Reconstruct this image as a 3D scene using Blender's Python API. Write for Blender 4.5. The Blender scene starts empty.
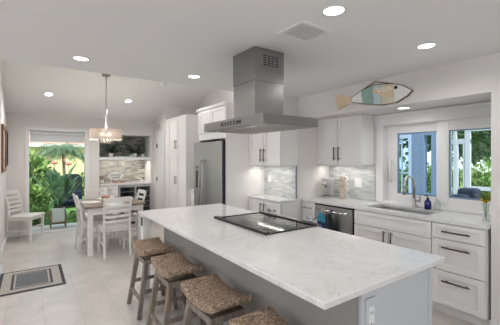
import bpy, math, random
from mathutils import Vector, Matrix

R = math.radians
SC = bpy.context.scene
COL = SC.collection
# ------------------------------------------------------------------ camera
cam_d = bpy.data.cameras.new('camera'); cam = bpy.data.objects.new('camera', cam_d); COL.objects.link(cam)
cam_d.lens = 22.68; cam_d.sensor_width = 36; cam_d.shift_y = -0.009
cam_d.clip_start = 0.05; cam_d.clip_end = 200
cam.location = (0, 0, 1.5); cam.rotation_euler = (R(90), 0, R(-34.81))
SC.camera = cam
# ------------------------------------------------------------------ world, sun, exposure
W = bpy.data.worlds.new('world'); SC.world = W; W.use_nodes = True
nt = W.node_tree; bg = nt.nodes['Background']
sky = nt.nodes.new('ShaderNodeTexSky'); sky.sky_type = 'NISHITA'; sky.sun_disc = False
sky.sun_elevation = R(50); sky.sun_rotation = R(200); sky.air_density = 1.0; sky.dust_density = 2.0
mxs = nt.nodes.new('ShaderNodeMix'); mxs.data_type = 'RGBA'; mxs.inputs['Factor'].default_value = .78
mxs.inputs[7].default_value = (2.6, 2.75, 2.9, 1)
nt.links.new(sky.outputs[0], mxs.inputs[6]); nt.links.new(mxs.outputs[2], bg.inputs[0]); bg.inputs[1].default_value = 0.70
def light(name, kind, loc, energy, color=(1, 1, 1), rot=(0, 0, 0), **kw):
    l = bpy.data.lights.new(name, kind); l.energy = energy; l.color = color
    for k, v in kw.items(): setattr(l, k, v)
    o = bpy.data.objects.new(name, l); o.location = loc; o.rotation_euler = rot; COL.objects.link(o); return o
sun = light('sun', 'SUN', (0, 0, 10), 6.0, (1, .96, .9), angle=R(1))
sun.rotation_euler = Vector((0.30, 0.62, -0.80)).to_track_quat('-Z', 'Y').to_euler()
# added fill lamps behind and left of the camera, standing in for daylight
light('added_fill_rear', 'AREA', (-0.6, -3.40, 1.45), 42, (.95, .975, 1), (R(-90), 0, R(180)), shape='RECTANGLE', size=4.2, size_y=1.7)
light('added_fill_side', 'AREA', (-3.90, 1.0, 1.45), 5, (.95, .975, 1), (0, R(-90), 0), shape='RECTANGLE', size=1.7, size_y=3.6)
light('added_fill_entry', 'AREA', (-3.90, 4.45, 1.6), 48, (.95, .975, 1), (0, R(-95), 0), shape='RECTANGLE', size=2.4, size_y=1.2)  # added to brighten the dining end; the wall here has no window
SC.view_settings.view_transform = 'Standard'; SC.view_settings.look = 'None'
SC.view_settings.gamma = 1.0; SC.view_settings.use_curve_mapping = False
SC.view_settings.exposure = -0.19
SC.cycles.max_bounces = 10; SC.cycles.diffuse_bounces = 6; SC.cycles.transparent_max_bounces = 12
SC.cycles.use_denoising = True
SC.cycles.sample_clamp_indirect = 6
SC.cycles.caustics_reflective = False; SC.cycles.caustics_refractive = False

# ------------------------------------------------------------------ measuring helper
C_, S_ = .8210, .5709
def ratios(px):
    a = (px - 250) / 315
    return C_ * a + S_, C_ - S_ * a            # X/d, Y/d
def YX(px, X):                                  # Y of a point seen at column px on plane X
    u, v = ratios(px); return X * v / u
def XY(px, Y):
    u, v = ratios(px); return Y * u / v
def PX(px, py, X):                              # (Y, z) on plane X
    u, v = ratios(px); d = X / u; return (d * v, 1.5 + (158 - py) / 315 * d)
def PY(px, py, Y):                              # (X, z) on plane Y
    u, v = ratios(px); d = Y / v; return (d * u, 1.5 + (158 - py) / 315 * d)

# ------------------------------------------------------------------ materials
def newmat(name):
    m = bpy.data.materials.new(name); m.use_nodes = True
    return m, m.node_tree, m.node_tree.nodes['Principled BSDF']
def mat(name, col, rough=.5, metal=0, spec=None, emit=None, es=0, coat=0, sheen=0, trans=0):
    m, t, b = newmat(name)
    b.inputs['Base Color'].default_value = (*col, 1); b.inputs['Roughness'].default_value = rough
    b.inputs['Metallic'].default_value = metal
    if spec is not None: b.inputs['Specular IOR Level'].default_value = spec
    if emit: b.inputs['Emission Color'].default_value = (*emit, 1); b.inputs['Emission Strength'].default_value = es
    if coat: b.inputs['Coat Weight'].default_value = coat
    if sheen: b.inputs['Sheen Weight'].default_value = sheen
    if trans: b.inputs['Transmission Weight'].default_value = trans
    return m
def ramp(t, fac, stops):
    r = t.nodes.new('ShaderNodeValToRGB'); e = r.color_ramp.elements
    while len(e) < len(stops): e.new(.5)
    for i, (p, c) in enumerate(stops): e[i].position = p; e[i].color = (*c, 1)
    t.links.new(fac, r.inputs[0]); return r.outputs[0]
def coords(t, kind='Object', scale=(1, 1, 1), swap=None, loc=(0, 0, 0), rot=(0, 0, 0)):
    tc = t.nodes.new('ShaderNodeTexCoord'); out = tc.outputs[kind]
    if swap:
        s = t.nodes.new('ShaderNodeSeparateXYZ'); c = t.nodes.new('ShaderNodeCombineXYZ')
        t.links.new(out, s.inputs[0])
        for i, ax in enumerate(swap): t.links.new(s.outputs[ax], c.inputs[i])
        out = c.outputs[0]
    mp = t.nodes.new('ShaderNodeMapping'); mp.inputs['Scale'].default_value = scale
    mp.inputs['Location'].default_value = loc; mp.inputs['Rotation'].default_value = rot
    t.links.new(out, mp.inputs[0]); return mp.outputs[0]
def noise(t, vec, scale, detail=4, rough=.5, dist=0):
    n = t.nodes.new('ShaderNodeTexNoise'); n.inputs['Scale'].default_value = scale
    n.inputs['Detail'].default_value = detail; n.inputs['Roughness'].default_value = rough
    n.inputs['Distortion'].default_value = dist
    t.links.new(vec, n.inputs['Vector']); return n.outputs[0]
def bump(t, b, h, strength=.2, dist=.01):
    bp = t.nodes.new('ShaderNodeBump'); bp.inputs['Strength'].default_value = strength
    bp.inputs['Distance'].default_value = dist
    t.links.new(h, bp.inputs['Height']); t.links.new(bp.outputs[0], b.inputs['Normal'])
def mixc(t, fac, a, b_):
    m = t.nodes.new('ShaderNodeMix'); m.data_type = 'RGBA'
    for s, v in ((m.inputs['Factor'], fac), (m.inputs[6], a), (m.inputs[7], b_)):
        if isinstance(v, (int, float)): s.default_value = v
        elif isinstance(v, tuple): s.default_value = (*v, 1)
        else: t.links.new(v, s)
    return m.outputs[2]
def noisy(name, c1, c2, scale=30, rough=.6, bs=0, stretch=(1, 1, 1), metal=0, lo=.35, hi=.65, bd=.004, spec=None):
    m, t, b = newmat(name); v = coords(t, scale=stretch); n = noise(t, v, scale)
    t.links.new(ramp(t, n, [(lo, c1), (hi, c2)]), b.inputs['Base Color'])
    b.inputs['Roughness'].default_value = rough; b.inputs['Metallic'].default_value = metal
    if spec is not None: b.inputs['Specular IOR Level'].default_value = spec
    if bs: bump(t, b, n, bs, bd)
    return m

M = {}
M['wall'] = noisy('wall_paint', (.70, .68, .665), (.715, .695, .68), 60, .85, .05)
M['ceil'] = noisy('ceiling_paint', (.79, .79, .79), (.81, .81, .81), 90, .9, .10)
M['trim'] = mat('trim_white', (.76, .76, .76), .4)
M['cab'] = mat('cabinet_white', (.78, .765, .755), .38)
M['island'] = mat('island_grey', (.52, .54, .565), .45)
M['island_shaded'] = mat('island_grey_shaded', (.30, .285, .27), .6)  # shade under the worktop overhang put into the panel colour
M['gap'] = mat('toe_kick_grey', (.42, .41, .40), .7)  # grey of the island toe kick
M['bronze'] = mat('bronze_pull', (.10, .085, .07), .35, .9)
M['satin'] = mat('satin_nickel', (.50, .48, .46), .28, 1)
M['nickel'] = mat('nickel_pull', (.34, .33, .32), .3, 1)
M['black'] = mat('black_plastic', (.012, .012, .014), .3)
M['blackmatte'] = mat('black_matte', (.02, .02, .022), .7)
M['glassblack'] = mat('black_ceramic_glass', (.015, .015, .017), .06, 0, .6)
M['chrome'] = mat('chrome', (.75, .75, .75), .12, 1)
M['plate'] = mat('switch_plate', (.78, .78, .78), .35)
M['emit'] = mat('lamp_disc', (1, 1, 1), .5, emit=(1, .97, .92), es=6)
M['bulb'] = mat('candle_bulb', (1, 1, 1), .5, emit=(1, .88, .7), es=14)
M['strip'] = mat('led_strip', (1, 1, 1), .5, emit=(1, .93, .84), es=6)
M['white_chair'] = mat('chair_white', (.74, .72, .69), .45)
M['ceramic'] = mat('white_ceramic', (.75, .75, .73), .2)
M['shade'] = mat('roller_fabric', (.66, .69, .71), .8)
M['soil'] = noisy('soil', (.03, .02, .012), (.08, .05, .03), 60, .95)

def steel(name, axis=2, base=(.33, .328, .325), r=.27):
    m, t, b = newmat(name)
    sc = [220, 220, 220]; sc[axis] = 3
    n = noise(t, coords(t, scale=tuple(sc)), 1, 3)
    t.links.new(ramp(t, n, [(.3, tuple(c * .95 for c in base)), (.7, tuple(c * 1.05 for c in base))]), b.inputs['Base Color'])
    b.inputs['Metallic'].default_value = 1; b.inputs['Roughness'].default_value = r
    b.inputs['Anisotropic'].default_value = .4
    bump(t, b, n, .02, .001); return m
M['steel'] = steel('brushed_steel_vertical', 2)
M['fridge_steel'] = steel('fridge_steel', 2, (.44, .44, .445), .38)
M['steelh'] = steel('brushed_steel_horizontal', 1, (.27, .268, .263), .3)
M['steelsink'] = steel('sink_steel', 1, (.40, .38, .36), .35)

def quartz():
    m, t, b = newmat('quartz')
    v = coords(t)
    n1 = noise(t, v, 2.2, 8, .62, 1.6)
    veins = ramp(t, n1, [(.40, (0, 0, 0)), (.488, (0, 0, 0)), (.50, (1, 1, 1)), (.512, (0, 0, 0))])
    n2 = noise(t, v, 3.5, 5, .6, .5)
    cloud = ramp(t, n2, [(.35, (.70, .695, .69)), (.7, (.76, .757, .755))])
    msk = t.nodes.new('ShaderNodeMath'); msk.operation = 'MULTIPLY'; msk.inputs[1].default_value = .42
    t.links.new(veins, msk.inputs[0])
    t.links.new(mixc(t, msk.outputs[0], cloud, (.40, .395, .40)), b.inputs['Base Color'])
    b.inputs['Roughness'].default_value = .12; b.inputs['Specular IOR Level'].default_value = .5
    return m
M['quartz'] = quartz()

def tile_floor():
    m, t, b = newmat('porcelain_tile')
    v = coords(t, swap=(1, 0, 2), loc=(-3.73 - .0, -.10 - .0, 0))
    br = t.nodes.new('ShaderNodeTexBrick'); t.links.new(v, br.inputs[0])
    br.inputs['Scale'].default_value = 1; br.inputs['Brick Width'].default_value = .61
    br.inputs['Row Height'].default_value = .305; br.inputs['Mortar Size'].default_value = .0022
    br.inputs['Mortar Smooth'].default_value = .3; br.inputs['Bias'].default_value = 0
    br.inputs['Color1'].default_value = (.56, .525, .495, 1); br.inputs['Color2'].default_value = (.61, .575, .545, 1)
    br.inputs['Mortar'].default_value = (.43, .405, .38, 1)
    n = noise(t, coords(t), 3.2, 8, .65, .8)
    cl = ramp(t, n, [(.3, (.84, .84, .84)), (.7, (1.08, 1.07, 1.06))])
    mu = t.nodes.new('ShaderNodeMix'); mu.data_type = 'RGBA'; mu.blend_type = 'MULTIPLY'; mu.inputs['Factor'].default_value = 1
    t.links.new(br.outputs[0], mu.inputs[6]); t.links.new(cl, mu.inputs[7])
    t.links.new(mu.outputs[2], b.inputs['Base Color'])
    b.inputs['Roughness'].default_value = .34
    return m
M['floor'] = tile_floor()

def mosaic(name, swap, c1, c2, c3, bw=.11, rh=.024):
    m, t, b = newmat(name)
    v = coords(t, swap=swap)
    nw = t.nodes.new('ShaderNodeTexNoise'); nw.inputs['Scale'].default_value = 7; t.links.new(v, nw.inputs['Vector'])
    ad = t.nodes.new('ShaderNodeVectorMath'); ad.operation = 'MULTIPLY_ADD'
    t.links.new(nw.outputs['Color'], ad.inputs[0]); ad.inputs[1].default_value = (.03, .035, 0); t.links.new(v, ad.inputs[2])
    def brick(off, w, h):
        br = t.nodes.new('ShaderNodeTexBrick'); t.links.new(ad.outputs[0], br.inputs[0])
        br.inputs['Scale'].default_value = 1; br.inputs['Brick Width'].default_value = w
        br.inputs['Row Height'].default_value = h; br.inputs['Mortar Size'].default_value = .0015
        br.offset = off; br.inputs['Bias'].default_value = 0; return br
    a = brick(.5, bw, rh); a.inputs['Color1'].default_value = (0, 0, 0, 1); a.inputs['Color2'].default_value = (1, 1, 1, 1)
    a.inputs['Mortar'].default_value = (.6, .6, .6, 1)
    col = ramp(t, a.outputs[0], [(0, c1), (.5, c2), (1, c3)])
    t.links.new(col, b.inputs['Base Color']); b.inputs['Roughness'].default_value = .3
    bump(t, b, a.outputs[1], .3, -.002)
    return m
M['mosaic'] = mosaic('wavy_mosaic', (1, 2, 0), (.34, .37, .38), (.47, .49, .49), (.58, .59, .58))
M['mosaic_nook'] = mosaic('ledger_stone_mosaic', (0, 2, 1), (.17, .165, .15), (.40, .385, .355), (.60, .58, .53), .12, .027)

M['ledger_dark'] = mosaic('dark_ledger_stone', (0, 2, 1), (.08, .09, .083), (.17, .185, .17), (.30, .31, .29), .13, .032)  # darker, greener ledger stone for the nook above the shelf
def glass(name, tint=(.92, .96, .95), refl=1.0):
    m = bpy.data.materials.new(name); m.use_nodes = True; t = m.node_tree; t.nodes.clear()
    o = t.nodes.new('ShaderNodeOutputMaterial'); tr = t.nodes.new('ShaderNodeBsdfTransparent'); gl = t.nodes.new('ShaderNodeBsdfGlossy')
    gl.inputs['Roughness'].default_value = 0.02; tr.inputs[0].default_value = (*tint, 1)
    fr = t.nodes.new('ShaderNodeFresnel'); fr.inputs[0].default_value = 1.12
    mx = t.nodes.new('ShaderNodeMixShader'); t.links.new(fr.outputs[0], mx.inputs[0])
    t.links.new(tr.outputs[0], mx.inputs[1]); t.links.new(gl.outputs[0], mx.inputs[2]); t.links.new(mx.outputs[0], o.inputs[0])
    return m
M['pane'] = glass('window_glass')
M['bluepane'] = glass('blue_tinted_glass', (.82, .90, .97))
M['clear'] = glass('clear_glass', (.9, .94, .94))
M['cobalt'] = mat('cobalt_glass', (.01, .02, .14), .08)

def rush():
    m, t, b = newmat('woven_rush')
    w = noise(t, coords(t, scale=(1, 1, 1)), 65, 3, .75)
    n = noise(t, coords(t), 22, 3, .6)
    c = ramp(t, w, [(.36, (.10, .062, .04)), (.5, (.33, .23, .16)), (.62, (.72, .55, .40))])
    t.links.new(mixc(t, .35, c, ramp(t, n, [(.35, (.20, .135, .095)), (.65, (.46, .34, .25))])), b.inputs['Base Color'])
    b.inputs['Roughness'].default_value = .85; bump(t, b, w, .9, .012); return m
M['rush'] = rush()
M['stoolwood'] = noisy('weathered_wood', (.15, .12, .10), (.30, .25, .21), 18, .6, .1, (1.5, 1.5, .2))
M['tabletop'] = noisy('table_wood', (.15, .11, .08), (.24, .18, .135), 12, .4, .05, (.3, 3, 1))
M['tailwood'] = noisy('pale_wood', (.66, .50, .32), (.82, .67, .47), 20, .6, 0, (.3, .3, 3))
M['brownwood'] = noisy('brown_wood', (.16, .07, .03), (.30, .14, .07), 14, .5, 0, (1, 1, .2))
M['standwood'] = noisy('stand_wood', (.20, .12, .07), (.32, .2, .12), 14, .5)

def fabric(name, c, sc=160):
    return noisy(name, tuple(x * .72 for x in c), tuple(min(1, x * 1.15) for x in c), sc, .95, .3)
M['rug_dark'] = fabric('rug_charcoal', (.055, .06, .07)); M['rug_mid'] = fabric('rug_grey', (.15, .155, .165), 70)
M['rug_light'] = fabric('rug_oatmeal', (.42, .39, .35), 90)
M['navy'] = fabric('navy_cloth', (.02, .035, .12), 60); M['deepnavy'] = fabric('deep_navy_cover', (.012, .018, .045), 60); M['teal'] = fabric('teal_cloth', (.05, .28, .42), 60)
M['blackcloth'] = fabric('black_cloth', (.02, .02, .025), 60)
def shade_fabric():
    m, t, b = newmat('pendant_linen')
    t.nodes.remove(b); o = t.nodes['Material Output']
    d = t.nodes.new('ShaderNodeBsdfDiffuse'); tl = t.nodes.new('ShaderNodeBsdfTranslucent'); tp = t.nodes.new('ShaderNodeBsdfTransparent')
    n = noise(t, coords(t, scale=(400, 400, 60)), 1, 2)
    c = ramp(t, n, [(.3, (.44, .38, .33)), (.7, (.60, .53, .47))])
    t.links.new(c, d.inputs[0]); t.links.new(c, tl.inputs[0])
    m1 = t.nodes.new('ShaderNodeMixShader'); m1.inputs[0].default_value = .4; t.links.new(d.outputs[0], m1.inputs[1]); t.links.new(tl.outputs[0], m1.inputs[2])
    m2 = t.nodes.new('ShaderNodeMixShader'); m2.inputs[0].default_value = .22; t.links.new(m1.outputs[0], m2.inputs[1]); t.links.new(tp.outputs[0], m2.inputs[2])
    t.links.new(m2.outputs[0], o.inputs[0]); return m
M['linen'] = shade_fabric()
def leaf(name, c1, c2, rough=.5):
    m, t, b = newmat(name); n = noise(t, coords(t), 9, 3)
    c = ramp(t, n, [(.35, c1), (.65, c2)])
    t.links.new(c, b.inputs['Base Color']); b.inputs['Roughness'].default_value = rough
    tl = t.nodes.new('ShaderNodeBsdfTranslucent'); t.links.new(c, tl.inputs[0])
    mx = t.nodes.new('ShaderNodeMixShader'); mx.inputs[0].default_value = .3
    o = t.nodes['Material Output']; t.links.new(b.outputs[0], mx.inputs[1]); t.links.new(tl.outputs[0], mx.inputs[2]); t.links.new(mx.outputs[0], o.inputs[0])
    return m
M['leafbright'] = leaf('bright_leaves', (.06, .15, .03), (.34, .48, .14))
M['leafmid'] = leaf('mid_leaves', (.04, .09, .04), (.13, .20, .09))
M['leafdark'] = leaf('dark_leaves', (.012, .035, .015), (.04, .08, .035))
M['leafpalm'] = leaf('palm_leaves', (.06, .12, .06), (.20, .28, .15))
M['leafbird'] = leaf('paradise_leaves', (.10, .23, .11), (.34, .52, .30), .35)
M['bark'] = noisy('bark', (.12, .09, .06), (.28, .22, .16), 20, .9, .4)
M['lawn'] = noisy('lawn_grass', (.08, .20, .04), (.18, .34, .09), 8, .95)
M['patio'] = noisy('patio_paver', (.60, .58, .55), (.70, .68, .65), 5, .8)
M['stucco_y'] = noisy('yellow_stucco', (.66, .54, .30), (.72, .60, .36), 12, .9)
M['stucco_b'] = noisy('pale_blue_stucco', (.17, .23, .30), (.20, .26, .33), 12, .9)
M['rooftile'] = noisy('roof_tile', (.45, .22, .16), (.62, .36, .28), 6, .8)
M['alu'] = mat('white_aluminium', (.46, .51, .57), .4)
M['coral'] = noisy('coral_red', (.28, .09, .05), (.50, .27, .18), 40, .5)
M['shell'] = noisy('shell_white', (.62, .58, .52), (.80, .77, .72), 30, .5)
M['teallight'] = noisy('seafoam_paint', (.22, .36, .33), (.34, .48, .44), 14, .6)
M['sky_tint'] = noisy('pale_blue_paint', (.46, .56, .58), (.56, .65, .66), 14, .6)
M['beige'] = noisy('beige_paint', (.60, .54, .42), (.68, .62, .5), 14, .6)
M['offwhite'] = noisy('offwhite_paint', (.80, .80, .79), (.86, .86, .85), 14, .6)
M['cord'] = mat('brown_cord', (.16, .09, .05), .8)
M['yellow'] = mat('yellow_petal', (.80, .60, .06), .5)
M['stem'] = mat('green_stem', (.13, .30, .05), .5)
M['tan_print'] = noisy('tan_print_glaze', (.62, .52, .45), (.36, .31, .24), 34, .3, lo=.42, hi=.6)
M['silver'] = mat('silver_plastic', (.44, .44, .45), .35, .3)
M['acrylic'] = mat('crystal_glass', (.9, .82, .72), .1, spec=.9, trans=.4)
M['winedoor'] = mat('dark_cooler_glass', (.01, .012, .018), .05)
M['pink'] = mat('pink_bird_paint', (.62, .22, .18), .6)
M['teal_ink'] = mat('teal_ink', (.03, .10, .13), .6)

# ------------------------------------------------------------------ mesh builder
class MB:
    def __init__(s): s.v = []; s.f = []; s.smooth = []
    def add(s, vs, fs, sm=False):
        o = len(s.v); s.v += [tuple(v) for v in vs]; s.f += [tuple(i + o for i in f) for f in fs]; s.smooth += [sm] * len(fs); return s
    def box(s, x0, x1, y0, y1, z0, z1):
        x0, x1 = sorted((x0, x1)); y0, y1 = sorted((y0, y1)); z0, z1 = sorted((z0, z1))
        return s.add([(x0, y0, z0), (x1, y0, z0), (x1, y1, z0), (x0, y1, z0), (x0, y0, z1), (x1, y0, z1), (x1, y1, z1), (x0, y1, z1)],
                     [(0, 3, 2, 1), (4, 5, 6, 7), (0, 1, 5, 4), (1, 2, 6, 5), (2, 3, 7, 6), (3, 0, 4, 7)])
    def prism(s, poly, a0, a1, axis):            # poly in the other two axes (in x,y,z order), extruded along axis
        def p(q, a):
            return {0: (a, q[0], q[1]), 1: (q[0], a, q[1]), 2: (q[0], q[1], a)}[axis]
        n = len(poly); vs = [p(q, a0) for q in poly] + [p(q, a1) for q in poly]
        return s.add(vs, [tuple(range(n))[::-1], tuple(range(n, 2 * n))] + [(i, (i + 1) % n, n + (i + 1) % n, n + i) for i in range(n)])
    def beam(s, p, q, w, h=None, w2=None, h2=None, up=(0, 0, 1)):   # rectangular bar from p to q
        p = Vector(p); q = Vector(q); d = (q - p).normalized(); h = h or w; w2 = w2 or w; h2 = h2 or h
        a = d.cross(Vector(up))
        if a.length < 1e-3: a = d.cross(Vector((0, 1, 0)))
        a.normalize(); b = a.cross(d)
        vs = []
        for c, ww, hh in ((p, w, h), (q, w2, h2)):
            for i, j in ((-1, -1), (1, -1), (1, 1), (-1, 1)): vs.append(c + a * i * ww / 2 + b * j * hh / 2)
        return s.add(vs, [(0, 1, 2, 3), (7, 6, 5, 4), (0, 4, 5, 1), (1, 5, 6, 2), (2, 6, 7, 3), (3, 7, 4, 0)])
    def tube(s, pts, r, n=10, cap=True):
        pts = [Vector(p) for p in pts]; rs = r if isinstance(r, (list, tuple)) else [r] * len(pts)
        rings = []; prev = None
        for i, p in enumerate(pts):
            d = (pts[min(i + 1, len(pts) - 1)] - pts[max(i - 1, 0)]).normalized()
            a = d.cross(Vector((0, 0, 1))) if prev is None else prev - d * prev.dot(d)
            if a.length < 1e-3: a = d.cross(Vector((1, 0, 0)))
            a.normalize(); prev = a; b = d.cross(a)
            rings.append([p + (a * math.cos(2 * math.pi * k / n) + b * math.sin(2 * math.pi * k / n)) * rs[i] for k in range(n)])
        vs = [v for r_ in rings for v in r_]; fs = []
        for i in range(len(pts) - 1):
            for k in range(n): fs.append((i * n + k, i * n + (k + 1) % n, (i + 1) * n + (k + 1) % n, (i + 1) * n + k))
        s.add(vs, fs, True)
        if cap:
            o = len(s.v) - len(vs)
            s.f += [tuple(o + k for k in range(n))[::-1], tuple(o + len(vs) - n + k for k in range(n))]; s.smooth += [False, False]
        return s
    def lathe(s, prof, c=(0, 0, 0), n=24, cap=True):
        cap = cap and prof[0] != prof[-1]       # prof: (r, z)
        vs = []; fs = []
        for r, z in prof:
            for k in range(n):
                a = 2 * math.pi * k / n; vs.append((c[0] + r * math.cos(a), c[1] + r * math.sin(a), c[2] + z))
        for i in range(len(prof) - 1):
            for k in range(n): fs.append((i * n + k, i * n + (k + 1) % n, (i + 1) * n + (k + 1) % n, (i + 1) * n + k))
        s.add(vs, fs, True)
        o = len(s.v) - len(vs)
        if cap and prof[0][0] > 1e-4: s.f.append(tuple(o + k for k in range(n))[::-1]); s.smooth.append(False)
        if cap and prof[-1][0] > 1e-4: s.f.append(tuple(o + len(vs) - n + k for k in range(n))); s.smooth.append(False)
        return s
    def ball(s, c, r, n=10, sq=(1, 1, 1)):
        prof = [(r * math.sin(math.pi * i / n) + (1e-5 if i in (0, n) else 0), -r * math.cos(math.pi * i / n) * sq[2]) for i in range(n + 1)]
        o = len(s.v); s.lathe(prof, c, n + 4)
        for i in range(o, len(s.v)):
            x, y, z = s.v[i]; s.v[i] = (c[0] + (x - c[0]) * sq[0], c[1] + (y - c[1]) * sq[1], z)
        return s
    def blade(s, base, d, L, w, droop=0, n=5, fold=.15, up=(0, 0, 1)):   # a long leaf
        base = Vector(base); d = Vector(d).normalized(); side = d.cross(Vector(up))
        if side.length < 1e-3: side = Vector((1, 0, 0))
        side.normalize(); nrm = side.cross(d); vs = []
        for i in range(n + 1):
            t_ = i / n; c = base + d * L * t_ + Vector((0, 0, -droop * t_ * t_ * L))
            ww = w * math.sin(math.pi * min(.98, .06 + t_ * .94)) ** .7
            vs += [c - side * ww / 2 + nrm * ww * fold, c, c + side * ww / 2 + nrm * ww * fold]
        fs = []
        for i in range(n):
            for k in (0, 1): fs.append((3 * i + k, 3 * i + k + 1, 3 * i + k + 4, 3 * i + k + 3))
        return s.add(vs, fs, True)
    def leaves(s, centre, rad, count, size, rnd, shell=.55):
        for _ in range(count):
            u = Vector((rnd.gauss(0, 1), rnd.gauss(0, 1), rnd.gauss(0, 1))).normalized()
            rr = shell + (1 - shell) * rnd.random()
            lump = 1 + .18 * math.sin(5 * u.x + 3 * u.z) + .12 * math.sin(9 * u.y + 4 * u.x)
            p = Vector((centre[0] + u.x * rad[0] * rr * lump, centre[1] + u.y * rad[1] * rr * lump, centre[2] + u.z * rad[2] * rr * lump))
            if p.z < .02: continue
            d = (u + Vector((rnd.uniform(-1, 1), rnd.uniform(-1, 1), rnd.uniform(-.6, 1)))).normalized()
            e = d.cross(Vector((rnd.uniform(-1, 1), rnd.uniform(-1, 1), rnd.uniform(-1, 1)))).normalized()
            L = size * rnd.uniform(.6, 1.3)
            s.add([p, p + d * L * .5 + e * L * .28, p + d * L, p + d * L * .5 - e * L * .28], [(0, 1, 2, 3)])
        return s

def obj(name, mb, m, parent=None, bevel=0, off=None, seg=2, local=False):
    """link a mesh. Vertices are world coordinates unless local=True."""
    me = bpy.data.meshes.new(name)
    vs = mb.v
    if not local:
        if parent is not None:
            r = parent
            while r.parent: r = r.parent
            inv = r.matrix_basis.inverted() if r.type == 'EMPTY' or True else None
            vs = [tuple(inv @ Vector(v)) for v in vs]; loc = (0, 0, 0)
        else:
            xs = [v[0] for v in vs]; ys = [v[1] for v in vs]; zs = [v[2] for v in vs]
            loc = ((min(xs) + max(xs)) / 2, (min(ys) + max(ys)) / 2, min(zs)) if off is None else off
            vs = [(v[0] - loc[0], v[1] - loc[1], v[2] - loc[2]) for v in vs]
    else: loc = (0, 0, 0)
    me.from_pydata(vs, [], mb.f); me.polygons.foreach_set('use_smooth', mb.smooth); me.materials.append(m); me.update()
    o = bpy.data.objects.new(name, me); COL.objects.link(o); o.location = loc
    if parent is not None: o.parent = parent
    if bevel:
        b = o.modifiers.new('bevel', 'BEVEL'); b.width = bevel; b.segments = seg; b.limit_method = 'ANGLE'; b.angle_limit = R(40)
    return o
def thing(name, label, cat, loc=(0, 0, 0), rz=0, group=None):
    o = bpy.data.objects.new(name, None); COL.objects.link(o); o.location = loc; o.rotation_euler = (0, 0, rz)
    o.matrix_basis = Matrix.Translation(loc) @ Matrix.Rotation(rz, 4, 'Z')
    o.empty_display_size = .1
    return tag(o, label, cat, group)
def tag(o, label, cat, group=None, kind=None):
    o['label'] = label; o['category'] = cat
    if group: o['group'] = group
    if kind: o['kind'] = kind
    return o
def struct(name, mb, m, bevel=0):
    o = obj(name, mb, m, None, bevel, off=(0, 0, 0)); o['kind'] = 'structure'; return o
def dup(root, loc, rz, label=None, group=None):
    r = root.copy(); COL.objects.link(r); r.matrix_basis = Matrix.Translation(loc) @ Matrix.Rotation(rz, 4, 'Z')
    if label: r['label'] = label
    if group: r['group'] = group
    def rec(src, dst):
        for ch in list(src.children):
            c = ch.copy(); COL.objects.link(c); c.parent = dst; rec(ch, c)
    rec(root, r)
    return r

# ================================================================== SETTING
CE = 2.40                      # kitchen ceiling
YD = 3.65                      # where the flat ceiling ends
YB = 7.5                       # back wall
SL = .33
def vz(y): return 2.36 + SL * (YB - y)
struct('floor', MB().box(-4.1, 4.0, -3.6, 8.15, -.1, 0), M['floor'])
struct('ceiling', MB().prism([(-3.6, CE), (YD, CE), (YD, vz(YD) + .15), (YD - .15, vz(YD) + .15), (YD - .15, CE + .15), (-3.6, CE + .15)], -4.1, 4.0, 0), M['ceil'])
struct('ceiling_vault', MB().prism([(YD, vz(YD)), (8.2, vz(8.2)), (8.2, vz(8.2) + .12), (YD, vz(YD) + .15)], -4.1, 4.0, 0), M['ceil'])
# back wall with the patio door opening and the bar nook
DX0, DX1, DZ = XY(27, YB), XY(87.5, YB), 2.08
NX0, NX1, NZ = 1.22, 2.33, 2.02
wb = MB()
wb.box(-.6, DX0, YB, YB + .16, 0, 2.45).box(DX0, DX1, YB, YB + .16, DZ, 2.45).box(DX1, NX0, YB, YB + .16, 0, 2.45)
wb.box(NX0, NX1, YB, YB + .16, NZ, 2.45).box(NX1, 2.42, YB, YB + .16, 0, 2.45)
wb.box(NX0 - .1, NX0, YB + .16, 8.08, 0, NZ + .1).box(NX1, NX1 + .1, YB + .16, 8.08, 0, NZ + .1).box(NX0, NX1, YB + .16, 8.08, NZ, NZ + .1)
struct('wall_back', wb, M['wall'])
struct('wall_nook', MB().box(NX0 - .1, NX1 + .1, 7.96, 8.10, 0, 1.49), M['mosaic_nook'])
struct('wall_nook_upper', MB().box(NX0 - .1, NX1 + .1, 7.96, 8.10, 1.49, NZ + .1), M['ledger_dark'])
# left wall (dining), entry wall, far walls
def slope_wall(mb, x0, x1, y0, y1, z0=0): return mb.prism([(y0, z0), (y1, z0), (y1, vz(y1) + .05), (y0, vz(y0) + .05)], x0, x1, 0)
wl = slope_wall(MB(), -.6, -.378, 5.3, YB + .16)
slope_wall(wl, -.6, -.325, 5.18, 5.3)
wl.prism([(5.18, 0), (5.3, 0), (5.3, vz(5.3) + .05), (5.18, vz(5.18) + .05)], -4.1, -.6, 0)
struct('wall_left', wl, M['wall'])
ws = MB().box(-4.1, -4.0, -3.6, -.8, 0, 2.45).box(-4.1, -4.0, 2.8, 3.8, 0, 2.45).box(-4.1, -4.0, -.8, 2.8, 0, .6).box(-4.1, -4.0, -.8, 2.8, 2.3, 2.45)
ws.prism([(3.8, 0), (5.2, 0), (5.2, vz(5.2) + .05), (3.5, 3.8)], -4.1, -4.0, 0)
struct('wall_far_left', ws, M['wall'])
wr = MB().box(-4.1, -2.7, -3.6, -3.5, 0, 2.45).box(1.5, 4.0, -3.6, -3.5, 0, 2.45).box(-2.7, 1.5, -3.6, -3.5, 0, .6).box(-2.7, 1.5, -3.6, -3.5, 2.3, 2.45)
struct('wall_behind', wr, M['wall'])
struct('wall_right', MB().box(3.26, 3.96, -3.6, 1.045, 0, CE), M['wall'])
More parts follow.
